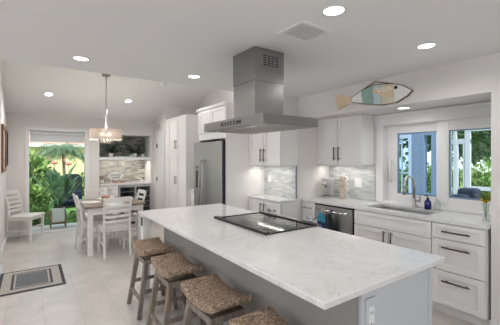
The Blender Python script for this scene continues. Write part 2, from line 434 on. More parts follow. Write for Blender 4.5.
# block behind refrigerator and shallow cabinets
wk = MB().box(3.10, 3.96, 3.3, 3.48, 0, 2.08).box(3.26, 3.96, 3.3, 3.48, 2.08, CE).box(3.10, 3.96, 3.48, YD, 0, CE)
wk.prism([(YD, 0), (6.64, 0), (6.64, vz(6.64) + .05), (YD, vz(YD) + .05)], 3.10, 3.96, 0)
wk.box(2.80, 3.10, 3.48, YD, 2.09, CE)
struct('wall_kitchen', wk, M['wall'])
struct('wall_pantry', MB().prism([(6.64, 0), (YB + .3, 0), (YB + .3, vz(YB + .3) + .05), (6.64, vz(6.64) + .05)], 2.40, 3.96, 0), M['wall'])
struct('wall_soffit', MB().box(3.26, 3.96, 1.045, 3.3, 2.07, CE), M['wall'])
# window wall
WY0, WY1, WZ0, WZ1 = 1.0, 2.39, .945, 1.92
struct('wall_window', MB().box(3.8, 3.96, WY1, 3.3, 0, 2.07).box(3.8, 3.96, 1.0, WY1, 0, WZ0).box(3.8, 3.96, 1.0, WY1, WZ1, 2.07), M['wall'])
struct('trim_1', MB().box(3.785, 3.80, WY1, 2.50, .92, 1.98).box(3.775, 3.80, 1.045, 2.52, 1.925, 2.03).box(3.765, 3.80, 1.045, 2.53, 2.03, 2.065)
       .box(3.77, 3.80, 1.045, WY1, .92, .945), M['trim'], .003)
# sliding window: two sashes
def sash(x, y0, y1, gy0, gy1, z0, z1, gz0, gz1, name, gm):
    f = MB().box(x, x + .04, y0, gy0, z0, z1).box(x, x + .04, gy1, y1, z0, z1).box(x, x + .04, gy0, gy1, z0, gz0).box(x, x + .04, gy0, gy1, gz1, z1)
    o = obj(name, f, M['trim'], None, .004, off=(0, 0, 0)); o['kind'] = 'structure'
    gsk = MB(); e = .014
    gsk.box(x + .008, x + .03, gy0, gy0 + e, gz0, gz1).box(x + .008, x + .03, gy1 - e, gy1, gz0, gz1).box(x + .008, x + .03, gy0, gy1, gz0, gz0 + e).box(x + .008, x + .03, gy0, gy1, gz1 - e, gz1)
    obj('glazing_bead', gsk, mat('grey_blue_bead', (.16, .26, .36), .4), o)
    obj('window_pane', MB().box(x + .017, x + .021, gy0 + .002, gy1 - .002, gz0 + .002, gz1 - .002), gm, o)
    return o
s1 = sash(3.875, 1.66, WY1, 1.72, 2.25, WZ0, WZ1, 1.048, 1.815, 'window_1', M['bluepane'])
s2 = sash(3.815, 1.0, 1.744, 1.10, 1.616, WZ0, WZ1, 1.056, 1.81, 'window_2', M['pane'])
obj('pull_handle', MB().tube([(3.875, 2.33, 1.20), (3.835, 2.33, 1.225), (3.832, 2.33, 1.33), (3.835, 2.33, 1.435), (3.875, 2.33, 1.46)], [.016, .014, .013, .014, .016]), M['trim'], s1)
struct('trim_2', MB().box(3.80, 3.96, WY1 - .004, WY1, WZ0, WZ1).box(3.80, 3.96, 1.0, WY1, WZ1 - .004, WZ1).box(3.80, 3.96, 1.0, WY1, WZ0, WZ0 + .004), M['trim'])
# patio door frame with glass
fr = MB(); y0, y1 = YB - .012, YB + .14
fr.box(DX0 - .03, DX0 + .035, y0, y1, 0, DZ + .03).box(DX1 - .045, DX1 + .03, y0, y1, 0, DZ + .03).box(DX0 + .035, DX1 - .045, y0, y1, DZ - .04, DZ + .03).box(DX0 + .035, DX1 - .045, y0 + .02, y1, 0, .03)
pd = obj('door_1', fr, M['trim'], None, .003, off=(0, 0, 0)); pd['kind'] = 'structure'
obj('glass_panel', MB().box(DX0 + .036, DX1 - .046, YB + .10, YB + .106, .031, DZ - .041), M['pane'], pd)
sh = thing('roller_shade', 'pale grey roller shade pulled partly down over the patio door', 'shade', ((DX0 + DX1) / 2, YB + .06, 1.84))
obj('shade_cloth', MB().box(DX0 + .05, DX1 - .06, YB + .058, YB + .062, 1.84, 2.03), M['shade'], sh)
obj('bottom_rail', MB().box(DX0 + .05, DX1 - .06, YB + .05, YB + .07, 1.82, 1.84), M['trim'], sh)
obj('cassette', MB().box(DX0 + .04, DX1 - .05, YB + .03, YB + .09, 1.965, 2.035), M['shade'], sh, .01)
# utility door in the pantry-side wall
dd = obj('door_2', MB().box(2.385, 2.40, 6.80, 7.17, .01, 2.03), M['trim'], None, .002, off=(0, 0, 0)); dd['kind'] = 'structure'
for za, zb in ((.25, .95), (1.05, 1.88)):
    obj('door_panel', MB().box(2.379, 2.386, 6.87, 7.10, za, zb), M['trim'], dd, .003)
for z in (.25, 1.02, 1.78):
    obj('hinge', MB().box(2.370, 2.388, 7.155, 7.19, z - .05, z + .05), M['blackmatte'], dd)
struct('trim_3', MB().box(2.378, 2.40, 6.72, 6.80, 0, 2.10).box(2.378, 2.40, 7.17, 7.26, 0, 2.10).box(2.378, 2.40, 6.80, 7.17, 2.03, 2.10), M['trim'], .003)
# baseboards
struct('baseboard_right', MB().box(3.245, 3.26, -3.5, 1.045, 0, .10).box(3.245, 3.30, 1.045, 1.055, 0, .10), M['trim'], .003)
struct('baseboard_back', MB().box(-.378, DX0 - .03, YB - .015, YB, 0, .09).box(DX1 + .03, NX0, YB - .015, YB, 0, .09), M['trim'], .003)
struct('baseboard_left', MB().box(-.378, -.362, 5.3, YB - .015, 0, .09).box(-.40, -.312, 5.16, 5.18, 0, .09).box(-.325, -.312, 5.18, 5.3, 0, .09), M['trim'], .003)
# unseen window frames out of view, added to go with the fill lamps
def added_window(name, boxes):
    o = obj(name, boxes, M['trim'], None, 0, off=(0, 0, 0)); o['kind'] = 'structure'; return o
f = MB()
for x in (-2.7, -1.3, .1, 1.46): f.box(x, x + .04, -3.57, -3.53, .6, 2.3)
f.box(-2.66, 1.46, -3.57, -3.53, .6, .64).box(-2.66, 1.46, -3.57, -3.53, 2.26, 2.3)
added_window('added_window_rear', f)
f = MB()
for y in (-.8, .4, 1.6, 2.76): f.box(-4.07, -4.03, y, y + .04, .6, 2.3)
f.box(-4.07, -4.03, -.76, 2.76, .6, .64).box(-4.07, -4.03, -.76, 2.76, 2.26, 2.3)
added_window('added_window_side', f)
# backsplashes
struct('wall_backsplash', MB().box(3.788, 3.80, 2.50, 3.3, .92, 1.42).box(3.775, 3.7995, 2.50, 2.506, .92, 1.42), M['mosaic'])
struct('wall_splashback', MB().box(3.088, 3.10, 3.30, 4.03, .92, 1.42), M['mosaic'])
struct('trim_4', MB().box(3.080, 3.104, 3.292, 3.30, .92, 1.39), mat('metal_edge', (.25, .25, .25), .4, .8))

# ================================================================== CABINETS
def pull(mb, x, y, z, L, vert=True, r=.0078, out=.034):
    if vert:
        mb.tube([(x, y - out, z - L / 2), (x, y - out, z + L / 2)], r, 8)
        for s_ in (-1, 1): mb.tube([(x, y, z + s_ * L * .36), (x, y - out, z + s_ * L * .36)], r * .8, 6)
    else:
        mb.tube([(x - L / 2, y - out, z), (x + L / 2, y - out, z)], r, 8)
        for s_ in (-1, 1): mb.tube([(x + s_ * L * .36, y, z), (x + s_ * L * .36, y - out, z)], r * .8, 6)
def shaker(mb, x0, x1, z0, z1, fw=.055, t=.02):
    fw = min(fw, (z1 - z0) * .28)
    mb.box(x0, x0 + fw, -t, 0, z0, z1).box(x1 - fw, x1, -t, 0, z0, z1)
    mb.box(x0 + fw, x1 - fw, -t, 0, z0, z0 + fw).box(x0 + fw, x1 - fw, -t, 0, z1 - fw, z1)
    mb.box(x0 + fw, x1 - fw, -t + .011, 0, z0 + fw, z1 - fw)
def cabinet(name, label, loc, rz, w, dep, z0, z1, fronts, toe=0, pm='bronze', pl=.14, mt='cab', cat='cabinet', group=None, sink=False):
    """local frame: front plane y=0, body behind it, x to the right seen from the front"""
    t = thing(name, label, cat, loc, rz, group)
    bd_ = MB().box(0, w, 0.004, dep, z0 + toe, .66 if sink else z1)
    if sink: bd_.box(0, w, .001, .02, .66, z1)
    obj('body', bd_, M[mt], t, .001, local=True)
    if toe: obj('toe_kick', MB().box(0, w, .07, dep, z0, z0 + toe), M['cab'], t, local=True)
    g = .0045
    for kind, x0, x1, za, zb, hx, hz, vert in fronts:
        mb = MB(); shaker(mb, x0 + g, x1 - g, za + g, zb - g)
        p = obj('door' if kind == 'd' else 'drawer', mb, M[mt], t, .0015, local=True)
        if hx is not None:
            h = MB(); pull(h, hx, -.02, hz, pl, vert)
            obj('handle', h, M[pm], p, local=True)
    return t
RZ = R(-90)
FX = 3.22      # base cabinet front plane on the window wall (doors stand proud by 2 cm)
# narrow drawer base at far end: Y 3.04 .. 3.30
cabinet('base_cabinet', 'narrow white drawer base left of the dishwasher', (FX, 3.297, 0), RZ, .255, .56, 0, .885,
        [('w', 0, .258, .73, .88, .129, .805, False), ('w', 0, .258, .42, .73, .129, .62, False), ('w', 0, .258, .11, .42, .129, .3, False)], .1, 'nickel', .17)
cabinet('base_cabinet', 'white sink base with two doors right of the dishwasher', (FX, 2.405, 0), RZ, .895, .56, 0, .885,
        [('w', 0, .895, .715, .88, None, 0, False), ('d', 0, .4475, .11, .715, .405, .62, True), ('d', .4475, .895, .11, .715, .49, .62, True)], .1, 'bronze', .16, sink=True)
cabinet('base_cabinet', 'white three drawer base below the flower vase at the right wall', (FX, 1.508, 0), RZ, .44, .56, 0, .885,
        [('w', 0, .44, .735, .88, .22, .81, False), ('w', 0, .44, .435, .735, .22, .66, False), ('w', 0, .44, .11, .435, .22, .345, False)], .1, 'bronze', .23)
# worktop on the window wall with sink cut-out
SX0, SX1, SY0, SY1 = 3.315, 3.685, 1.60, 2.33
wt = MB().box(3.19, SX0, 1.05, 3.298, .89, .92).box(SX1, 3.768, 1.05, 3.298, .89, .92).box(SX0, SX1, 1.05, SY0, .89, .92).box(SX0, SX1, SY1, 3.298, .89, .92)
tag(obj('worktop', wt, M['quartz']), 'white quartz worktop around the sink under the sliding window', 'worktop')
sk = thing('kitchen_sink', 'stainless steel undermount sink set in the worktop below the faucet', 'sink', ((SX0 + SX1) / 2, (SY0 + SY1) / 2, .70))
b_ = MB(); a, b, c, d = SX0 - .006, SX1 + .006, SY0 - .006, SY1 + .006
b_.add([(a, c, .889), (b, c, .889), (b, d, .889), (a, d, .889), (a + .02, c + .02, .70), (b - .02, c + .02, .70), (b - .02, d - .02, .70), (a + .02, d - .02, .70)],
       [(0, 1, 5, 4), (1, 2, 6, 5), (2, 3, 7, 6), (3, 0, 4, 7), (4, 5, 6, 7)])
bo = obj('basin', b_, M['steelsink'], sk); sm = bo.modifiers.new('solid', 'SOLIDIFY'); sm.thickness = .003; sm.offset = -1
obj('drain', MB().lathe([(.045, 0), (.045, .004), (.03, .005), (.0, .003)], (3.5, 1.965, .701)), M['chrome'], sk)
# shallow cabinet run next to the fridge
SF = 2.80
cabinet('base_cabinet', 'shallow white base with two doors beside the fridge panel', (SF, 4.03, 0), RZ, .75, .298, 0, .885,
        [('d', 0, .375, .11, .88, .335, .76, True), ('d', .375, .75, .11, .88, .415, .76, True)], .1, 'bronze', .17)
tag(obj('worktop', MB().box(2.765, 3.086, 3.255, 4.028, .89, .92), M['quartz'], None, .004), 'small white quartz worktop on the shallow cabinet beside the fridge panel', 'worktop')
cabinet('wall_cabinet', 'white wall cabinet hanging above the shallow worktop behind the hood', (SF, 4.03, 0), RZ, .75, .298, 1.39, 2.08,
        [('d', 0, .375, 1.39, 2.08, .335, 1.54, True), ('d', .375, .75, 1.39, 2.08, .415, 1.54, True)], 0, 'bronze', .19)
cabinet('wall_cabinet', 'white wall cabinet with two doors above the coffee machine', (3.53, 3.30, 0), RZ, .77, .268, 1.41, 2.068,
        [('d', 0, .385, 1.41, 2.068, .345, 1.56, True), ('d', .385, .77, 1.41, 2.068, .425, 1.56, True)], 0, 'bronze', .19)
# fridge side panel and over-fridge cabinet
tag(obj('fridge_side_panel', MB().box(2.37, 3.098, 4.032, 4.055, 0, 2.34), M['cab'], None, .002), 'tall plain white panel standing against the right side of the fridge', 'panel')
cabinet('wall_cabinet', 'white two door cabinet with cornice above the fridge', (2.39, 4.985, 0), RZ, .928, .706, 1.91, 2.29,
        [('d', 0, .464, 1.91, 2.29, .43, 2.0, True), ('d', .464, .928, 1.91, 2.29, .50, 2.0, True)], 0, 'nickel', .09)
cr = [o for o in COL.objects if o.get('label') == 'white two door cabinet with cornice above the fridge'][0]
obj('filler_panel', MB().box(0, .928, -.005, .02, 1.80, 1.908), M['cab'], cr, .001, local=True)
obj('cornice', MB().box(-.02, .93, -.035, .706, 2.29, 2.34), M['cab'], cr, .006, local=True)
tag(obj('fridge_side_panel', MB().box(2.42, 3.098, 4.99, 5.01, 0, 2.30), M['cab'], None, .002), 'white panel between the fridge and the pantry counter', 'panel')
# pantry base between fridge and pantry
cabinet('base_cabinet', 'small white drawer base between the fridge and the tall pantry', (2.50, 5.56, 0), RZ, .545, .59, 0, .885,
        [('w', 0, .545, .73, .88, .40, .80, False), ('w', 0, .545, .42, .73, .40, .62, False), ('w', 0, .545, .11, .42, .40, .3, False)], .1, 'nickel', .13)
tag(obj('worktop', MB().box(2.46, 3.098, 5.013, 5.562, .89, .92), M['quartz'], None, .004), 'short quartz worktop between the fridge and the tall pantry', 'worktop')
cabinet('pantry_cabinet', 'tall white four door pantry cabinet left of the fridge', (2.42, 6.50, 0), RZ, .935, .675, 0, 2.33,
        [('d', 0, .4675, .12, 1.62, .43, 1.06, True), ('d', .4675, .935, .12, 1.62, .505, 1.06, True),
         ('d', 0, .4675, 1.62, 2.33, .43, 1.77, True), ('d', .4675, .935, 1.62, 2.33, .505, 1.77, True)], .1, 'nickel', .17)
struct('trim_5', MB().box(2.405, 3.098, 6.503, 6.638, 0, 2.33), M['cab'])
# bar nook
cabinet('base_cabinet', 'white two door bar cabinet left of the wine cooler in the nook', (NX0 + .005, 7.45, 0), 0, .372, .50, 0, .885,
        [('w', 0, .372, .72, .88, .186, .80, False), ('d', 0, .186, .11, .72, .16, .6, True), ('d', .186, .372, .11, .72, .21, .6, True)], .1, 'nickel', .08)
wc = thing('wine_cooler', 'black glass fronted wine cooler under the nook counter', 'wine cooler', (1.605, 7.45, 0))
obj('body', MB().box(0, .715, .001, .50, 0, .885), M['silver'], wc, .002, local=True)
obj('plinth', MB().box(.01, .705, -.01, 0, 0, .08), M['blackmatte'], wc, local=True)
for i in (0, 1):
    x0 = .01 + i * .35
    dfr = MB().box(x0, x0 + .02, -.03, 0, .09, .87).box(x0 + .325, x0 + .345, -.03, 0, .09, .87).box(x0 + .02, x0 + .325, -.03, 0, .09, .11).box(x0 + .02, x0 + .325, -.03, 0, .84, .87)
    p = obj('door', dfr, M['silver'], wc, local=True)
    obj('glass_panel', MB().box(x0 + .02, x0 + .325, -.022, -.01, .11, .84), M['winedoor'], p, local=True)
    h = MB(); pull(h, .345 if i == 0 else .375, -.03, .5, .4); obj('handle', h, M['chrome'], p, local=True)
    rk = MB()
    for z in (.25, .37, .49, .61, .73): rk.box(x0 + .03, x0 + .315, -.026, -.022, z, z + .012)
    obj('shelf_front', rk, M['nickel'], p, local=True)
tag(obj('worktop', MB().box(NX0 + .002, NX1 - .002, 7.42, 7.958, .89, .93), M['quartz'], None, .004), 'white counter slab across the bar nook above the wine cooler', 'worktop')
tag(obj('floating_shelf', MB().box(NX0 + .001, NX1 - .001, 7.50, 7.958, 1.455, 1.52), M['trim'], None, .003), 'white floating shelf across the bar nook holding plants', 'shelf')

# ================================================================== KITCHEN ISLAND
IX0, IX1, IY0, IY1 = .963, 1.991, .863, 3.53
RX0, RY0, RY1 = 1.45, 1.875, 2.665          # range bay
isl = thing('kitchen_island', 'long pale grey kitchen island base with overhanging stool side', 'kitchen island', (1.6, 2.2, 0))
BX0, BX1, BY0, BY1 = 1.245, 1.868, .89, 3.475
obj('base', MB().box(BX0, RX0 - .03, BY0 + .018, BY1, 0, .889).box(RX0 - .03, BX1 - .02, BY0 + .018, RY0 - .004, .1, .889).box(RX0 - .03, BX1 - .02, RY1 + .004, BY1, .1, .889), M['island'], isl)
obj('end_panel', MB().box(BX0 - .004, BX1, BY0, BY0 + .018, 0, .889), M['island'], isl, .001)
obj('stool_side_panel', MB().box(BX0 - .012, BX0 - .001, BY0 + .02, BY1, 0, .889), M['island_shaded'], isl)
obj('end_post', MB().box(BX1 - .019, BX1 + .02, BY0 - .004, BY0 + .03, 0, .889), M['island'], isl, .001)
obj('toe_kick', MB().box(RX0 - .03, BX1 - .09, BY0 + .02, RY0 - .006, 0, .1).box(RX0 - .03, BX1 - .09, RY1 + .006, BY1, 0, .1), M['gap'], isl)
obj('support_post', MB().box(.985, 1.06, 3.42, 3.495, 0, .889), M['trim'], isl, .003)
for (ya, yb) in ((BY0 + .03, 1.37), (1.37, RY0 - .006), (RY1 + .006, 3.07), (3.07, BY1)):
    mb = MB(); x = BX1 - .02
    for (za, zb) in ((.11, .70), (.705, .885)):
        fw = .05
        mb.box(x, x + .02, ya, ya + fw, za, zb).box(x, x + .02, yb - fw, yb, za, zb).box(x, x + .02, ya + fw, yb - fw, za, za + fw).box(x, x + .02, ya + fw, yb - fw, zb - fw, zb).box(x, x + .01, ya + fw, yb - fw, za + fw, zb - fw)
    obj('door', mb, M['island'], isl, .001)
rz_ = obj('outlet_plate', MB().box(1.262, 1.335, BY0 - .010, BY0 + .001, .66, .85), M['island'], isl, .002)
obj('outlet', MB().box(1.28, 1.318, BY0 - .014, BY0 - .009, .70, .81), M['plate'], rz_, .002)
for zz in (.775, .72):
    for xx in (1.290, 1.304): obj('socket_slot', MB().box(xx, xx + .003, BY0 - .015, BY0 - .0135, zz, zz + .015), M['blackmatte'], rz_)
obj('outlet', MB().box(.978, .986, 3.435, 3.475, .77, .86), M['blackmatte'], isl, .002)
iw = MB().prism([(IX0, IY0), (IX1, IY0), (IX1, RY0), (RX0, RY0), (RX0, RY1), (IX1, RY1), (IX1, IY1), (IX0, IY1)], .89, .92, 2)
tag(obj('worktop', iw, M['quartz'], None, .005), 'large white veined quartz worktop on the kitchen island', 'worktop')
# range / cooktop
rg = thing('cooking_range', 'slide-in range with black glass cooktop set into the island worktop', 'range', (1.74, 2.27, 0))
obj('body', MB().box(RX0 + .006, 2.0, RY0 + .004, RY1 - .004, 0, .905), M['steelh'], rg, .002)
obj('cooktop', MB().box(RX0 + .003, 2.0, RY0 + .002, RY1 - .002, .905, .926), M['glassblack'], rg, .002)
obj('rear_trim', MB().box(RX0 - .012, RX0 + .03, RY0 - .01, RY1 + .01, .9205, .943), M['black'], rg, .004)
for yt in (RY0, RY1): obj('side_trim', MB().box(RX0 + .03, 1.99, yt - .008, yt + .008, .9205, .931), M['black'], rg, .002)
cpn = obj('control_panel', MB().prism([(1.985, .93), (2.0, .945), (2.055, .915), (2.055, .82), (2.0, .82), (1.985, .90)], RY0 + .0, RY1 - .0, 1), M['steelh'], rg, .002)
obj('front_trim', MB().box(1.975, 1.99, RY0 - .008, RY1 + .008, .926, .936), M['black'], rg, .003)
for yk in (2.585, 2.50, 2.03, 1.945):
    k = MB(); c = Vector((2.03, yk, .932)); n_ = Vector((.5, 0, .86)).normalized()
    k.tube([c, c + n_ * .012, c + n_ * .0121, c + n_ * .038], [.032, .032, .025, .023], 16)
    obj('knob', k, M['chrome'], rg)
M['burner'] = mat('burner_mark', (.05, .05, .05), .2)
for (cx, cy, r) in ((1.59, 2.08, .09), (1.59, 2.47, .075), (1.83, 2.08, .075), (1.83, 2.47, .10)):
    rings = MB().lathe([(r - .003, .9262), (r - .003, .9266), (r, .9266), (r, .9262), (r - .003, .9262)], (cx, cy, 0), 32)
    obj('burner_ring', rings, M['burner'], rg)
obj('oven_door', MB().box(2.0, 2.03, RY0 + .01, RY1 - .01, .2, .79), M['steelh'], rg, .003)
h = MB(); h.tube([(2.075, RY0 + .06, .75), (2.075, RY1 - .06, .75)], .012); h.beam((2.03, RY0 + .09, .75), (2.075, RY0 + .09, .75), .015).beam((2.03, RY1 - .09, .75), (2.075, RY1 - .09, .75), .015)
obj('handle', h, M['chrome'], rg)

# range hood
hd = thing('range_hood', 'stainless steel island range hood hanging from the ceiling over the cooktop', 'range hood', (1.64, 2.26, 1.745))
HX0, HX1, HY0, HY1 = 1.364, 1.93, 1.80, 2.735
obj('canopy', MB().box(HX0, HX1, HY0, HY1, 1.752, 1.826), M['steelh'], hd, .003)
obj('chimney_lower', MB().box(1.474, 1.776, 2.054, 2.376, 1.826, 2.20), M['steel'], hd, .002)
obj('chimney_upper', MB().box(1.470, 1.780, 2.050, 2.380, 2.13, CE - .001), M['steel'], hd, .002)
fl = MB().box(HX0 + .05, HX1 - .05, HY0 + .05, HY1 - .05, 1.748, 1.7525)
for k in range(9):
    y = HY0 + .12 + k * .085; fl.box(HX0 + .1, HX1 - .1, y, y + .035, 1.744, 1.749)
obj('filter', fl, M['steelsink'], hd)
cp = obj('control_strip', MB().box(HX0 - .003, HX0 + .001, *sorted((YX(221, HX0), YX(241, HX0))), 1.775, 1.803), M['black'], hd)
bt = MB()
for k in range(5):
    y = 2.16 + k * .045; bt.box(HX0 - .0045, HX0 - .0028, y, y + .014, 1.786, 1.792)
obj('button', bt, M['plate'], cp)
lv = MB()
for i in range(4):
    for j in range(5):
        x = 1.56 + i * .042; z = 2.262 + j * .019; lv.box(x, x + .028, 2.0475, 2.0502, z, z + .008)
obj('louvre_slots', lv, M['blackmatte'], hd)
for y in (2.0, 2.55):
    obj('hood_lamp', MB().lathe([(.03, -.004), (.03, 0)], (1.42, y, 1.749)), M['plate'], hd)

# ================================================================== FRIDGE
FF = 2.29
rf = thing('refrigerator', 'tall stainless steel side-by-side refrigerator between white panels', 'refrigerator', (2.7, 4.52, 0))
obj('body', MB().box(2.375, 3.09, 4.06, 4.98, .02, 1.74), M['black'], rf, .004)
for n_i, (ya, yb) in enumerate(((4.60, 4.975), (4.037, 4.594))):
    d_ = obj('door', MB().box(FF, FF + .022, ya, yb, .06, 1.75), M['fridge_steel'], rf, .006, seg=3)
    obj('door_liner', MB().box(FF + .022, 2.366, ya + .001, yb, .065, 1.745), M['black'], d_)
    h = MB(); yy = 4.655 if n_i == 0 else 4.54
    h.tube([(FF, yy, .55), (FF - .05, yy, .60), (FF - .062, yy, 1.0), (FF - .05, yy, 1.42), (FF, yy, 1.47)], .014, 10)
    obj('handle', h, M['nickel'], d_)
    if n_i == 0:
        dp = obj('water_dispenser', MB().box(FF - .004, FF + .01, 4.73, 4.90, 1.0, 1.36), M['black'], d_, .003)
        obj('dispenser_display', MB().box(FF - .006, FF - .003, 4.75, 4.88, 1.29, 1.34), M['nickel'], dp)
obj('hinge_cover', MB().box(FF + .02, FF + .16, 4.06, 4.16, 1.745, 1.77), M['blackmatte'], rf)
obj('foot_grille', MB().box(2.34, 2.374, 4.08, 4.97, .0, .055), M['blackmatte'], rf)

# ================================================================== DISHWASHER
dw = thing('dishwasher', 'stainless steel dishwasher with bar handle under the worktop', 'dishwasher', (3.5, 2.725, 0))
obj('body', MB().box(3.215, 3.78, 2.412, 3.036, .0, .885), M['blackmatte'], dw)
obj('door_panel', MB().box(3.192, 3.214, 2.425, 3.025, .11, .862), M['fridge_steel'], dw, .003)
obj('top_strip', MB().box(3.196, 3.216, 2.414, 3.035, .864, .886), M['black'], dw)
h = MB().tube([(3.150, 2.47, .81), (3.150, 2.98, .81)], .014, 12); h.beam((3.192, 2.49, .81), (3.150, 2.49, .81), .02).beam((3.192, 2.96, .81), (3.150, 2.96, .81), .02)
obj('handle', h, M['chrome'], dw)
def cloth(yc, z0, z1, w0, w1, x=3.128):
    n = 8; m = 8; vs = []; fs = []
    for side in (0, 1):
        for j in range(m + 1):
            t_ = j / m; w = w0 + (w1 - w0) * min(1, t_ * 1.6)
            for i in range(n + 1):
                s_ = i / n - .5
                vs.append((x + (.007 if side else -.007) + .006 * math.sin(s_ * 14 + t_ * 2), yc + s_ * w, z1 + (z0 - z1) * t_ - .02 * (s_ * 2) ** 2 * t_))
    k = (n + 1) * (m + 1)
    for j in range(m):
        for i in range(n):
            a = j * (n + 1) + i; fs.append((a, a + 1, a + n + 2, a + n + 1)); fs.append((k + a, k + a + n + 1, k + a + n + 2, k + a + 1))
    bd = [i for i in range(n + 1)] + [(j) * (n + 1) + n for j in range(1, m + 1)] + [m * (n + 1) + i for i in range(n - 1, -1, -1)] + [j * (n + 1) for j in range(m - 1, 0, -1)]
    for q in range(len(bd)): a, b = bd[q], bd[(q + 1) % len(bd)]; fs.append((b, a, k + a, k + b))
    return MB().add(vs, fs, True)
tw = thing('hanging_towel', 'teal and navy hand towel looped over the dishwasher handle', 'towel', (3.115, 2.85, .50))
obj('upper_cloth', cloth(2.85, .67, .785, .05, .15, 3.115), M['teal'], tw)
obj('lower_cloth', cloth(2.85, .50, .675, .15, .165, 3.115), M['navy'], tw)
def loop(y): return [(3.115, y, .785), (3.122, y, .822), (3.150, y, .836), (3.176, y, .822), (3.176, y, .78)]
obj('loop', MB().tube(loop(2.85), .005), M['shell'], tw)
t2 = thing('hanging_towel', 'black towel hanging right of the teal towel on the dishwasher handle', 'towel', (3.115, 2.705, .52))
obj('cloth', cloth(2.705, .52, .79, .05, .095, 3.115), M['blackcloth'], t2)
obj('loop', MB().tube(loop(2.705), .005), M['blackcloth'], t2)

# ================================================================== COUNTER ITEMS
fc = thing('kitchen_faucet', 'tall brushed nickel gooseneck faucet behind the sink', 'faucet', (3.72, 1.95, .92))
obj('base', MB().lathe([(.028, 0), (.028, .012), (.02, .02), (.018, .10), (.014, .11)], (3.72, 1.95, .92)), M['satin'], fc)
pts = [(3.72, 1.95, 1.02)] + [(3.72, 1.95, 1.20)] + [(3.62 + .10 * math.cos(a), 1.955, 1.19 + .10 * math.sin(a)) for a in [R(x) for x in range(15, 181, 15)]] + [(3.52, 1.96, 1.15)]
obj('spout', MB().tube(pts, .0155, 12), M['satin'], fc)
obj('spray_head', MB().tube([(3.52, 1.96, 1.16), (3.52, 1.96, 1.08)], [.018, .021], 12), M['satin'], fc)
obj('lever', MB().tube([(3.72, 1.94, .99), (3.72, 1.89, 1.0)], .011).tube([(3.72, 1.885, .985), (3.72, 1.88, 1.07)], [.009, .007]), M['nickel'], fc)
sp = thing('soap_bottle', 'cobalt blue glass soap bottle with a pump right of the faucet', 'soap bottle', (3.70, 1.785, .92))
obj('bottle', MB().lathe([(.032, 0), (.036, .01), (.036, .075), (.03, .095), (.014, .105), (.014, .115)], (3.70, 1.785, .92)), M['cobalt'], sp)
obj('pump', MB().lathe([(.016, .115), (.016, .128), (.005, .13), (.005, .155)], (3.70, 1.785, .92)).tube([(3.70, 1.785, 1.075), (3.665, 1.80, 1.073)], .005), M['black'], sp)
gl = thing('glass_bottle', 'small clear glass bottle right of the blue soap bottle', 'bottle', (3.72, 1.69, .92))
obj('bottle', MB().lathe([(.026, 0), (.028, .01), (.028, .07), (.012, .095), (.012, .11)], (3.72, 1.69, .92)), M['clear'], gl)
obj('stopper', MB().lathe([(.014, .11), (.014, .125), (.004, .13)], (3.72, 1.69, .92)), M['chrome'], gl)
vs_ = thing('flower_vase', 'slim glass vase with a yellow flower and green leaves at the counter end', 'vase', (3.42, 1.135, .92))
obj('vase', MB().lathe([(.024, 0), (.026, .004), (.016, .05), (.020, .13), (.027, .16)], (3.42, 1.135, .92)), M['clear'], vs_)
st = MB()
for dx, dy, h_ in ((0, 0, .2), (.01, .02, .19), (-.012, -.01, .21)): st.tube([(3.42, 1.135, .93), (3.42 + dx, 1.135 + dy, .92 + h_)], .003, 6)
obj('stem', st, M['stem'], vs_)
pe = MB(); rnd = random.Random(3)
for k in range(14):
    a = k * 2.4; pe.blade((3.415, 1.14, 1.09), (math.cos(a), math.sin(a), .4 + .5 * (k % 2)), .07, .045, .2)
obj('flower', pe, M['yellow'], vs_)
gr = MB()
for k in range(30):
    a = rnd.uniform(0, 6.28); gr.blade((3.425, 1.13, 1.10), (math.cos(a) * .7, math.sin(a) * .7, rnd.uniform(.6, 1.6)), rnd.uniform(.08, .14), .04, .2)
obj('leaf_spray', gr, M['leafbright'], vs_)
# coffee machine
cmk = thing('coffee_maker', 'slim silver pod coffee machine in the counter corner', 'coffee maker', (3.56, 3.16, .92))
obj('base', MB().box(3.50, 3.68, 3.105, 3.205, .92, .95), M['silver'], cmk, .008)
obj('tower', MB().box(3.60, 3.68, 3.105, 3.205, .95, 1.20), M['silver'], cmk, .012)
obj('head', MB().box(3.51, 3.68, 3.10, 3.21, 1.10, 1.205), M['silver'], cmk, .014, seg=3)
obj('brew_panel', MB().box(3.507, 3.511, 3.115, 3.195, 1.12, 1.16), M['plate'], cmk, .001)
obj('drip_tray', MB().box(3.505, 3.59, 3.11, 3.20, .95, .956), M['black'], cmk)
obj('spout', MB().box(3.54, 3.56, 3.145, 3.165, 1.075, 1.10), M['black'], cmk)
# stacked mugs
def mug(z, lab, m):
    t = thing('mug', lab, 'mug', (3.62, 2.915, z), 0, 'mugs stacked beside the coffee machine')
    obj('cup', MB().lathe([(.030, 0), (.040, .012), (.043, .045), (.040, .08), (.036, .081), (.036, .02), (.0, .016)], (0, 0, 0), 20), m, t, local=True)
    ring = [(.02, -.038 - .036 * math.sin(R(a)), .043 + .030 * math.cos(R(a))) for a in range(0, 181, 20)]
    obj('handle', MB().tube(ring, .010, 8), M['ceramic'], t, local=True)
    return t
for i, lab in enumerate(['printed mug at the bottom of the stack by the coffee machine', 'printed mug second from the bottom of the mug stack',
                         'printed mug third from the bottom of the mug stack', 'printed mug on top of the stack by the coffee machine']):
    mug(.9205 + i * .082, lab, M['tan_print'])
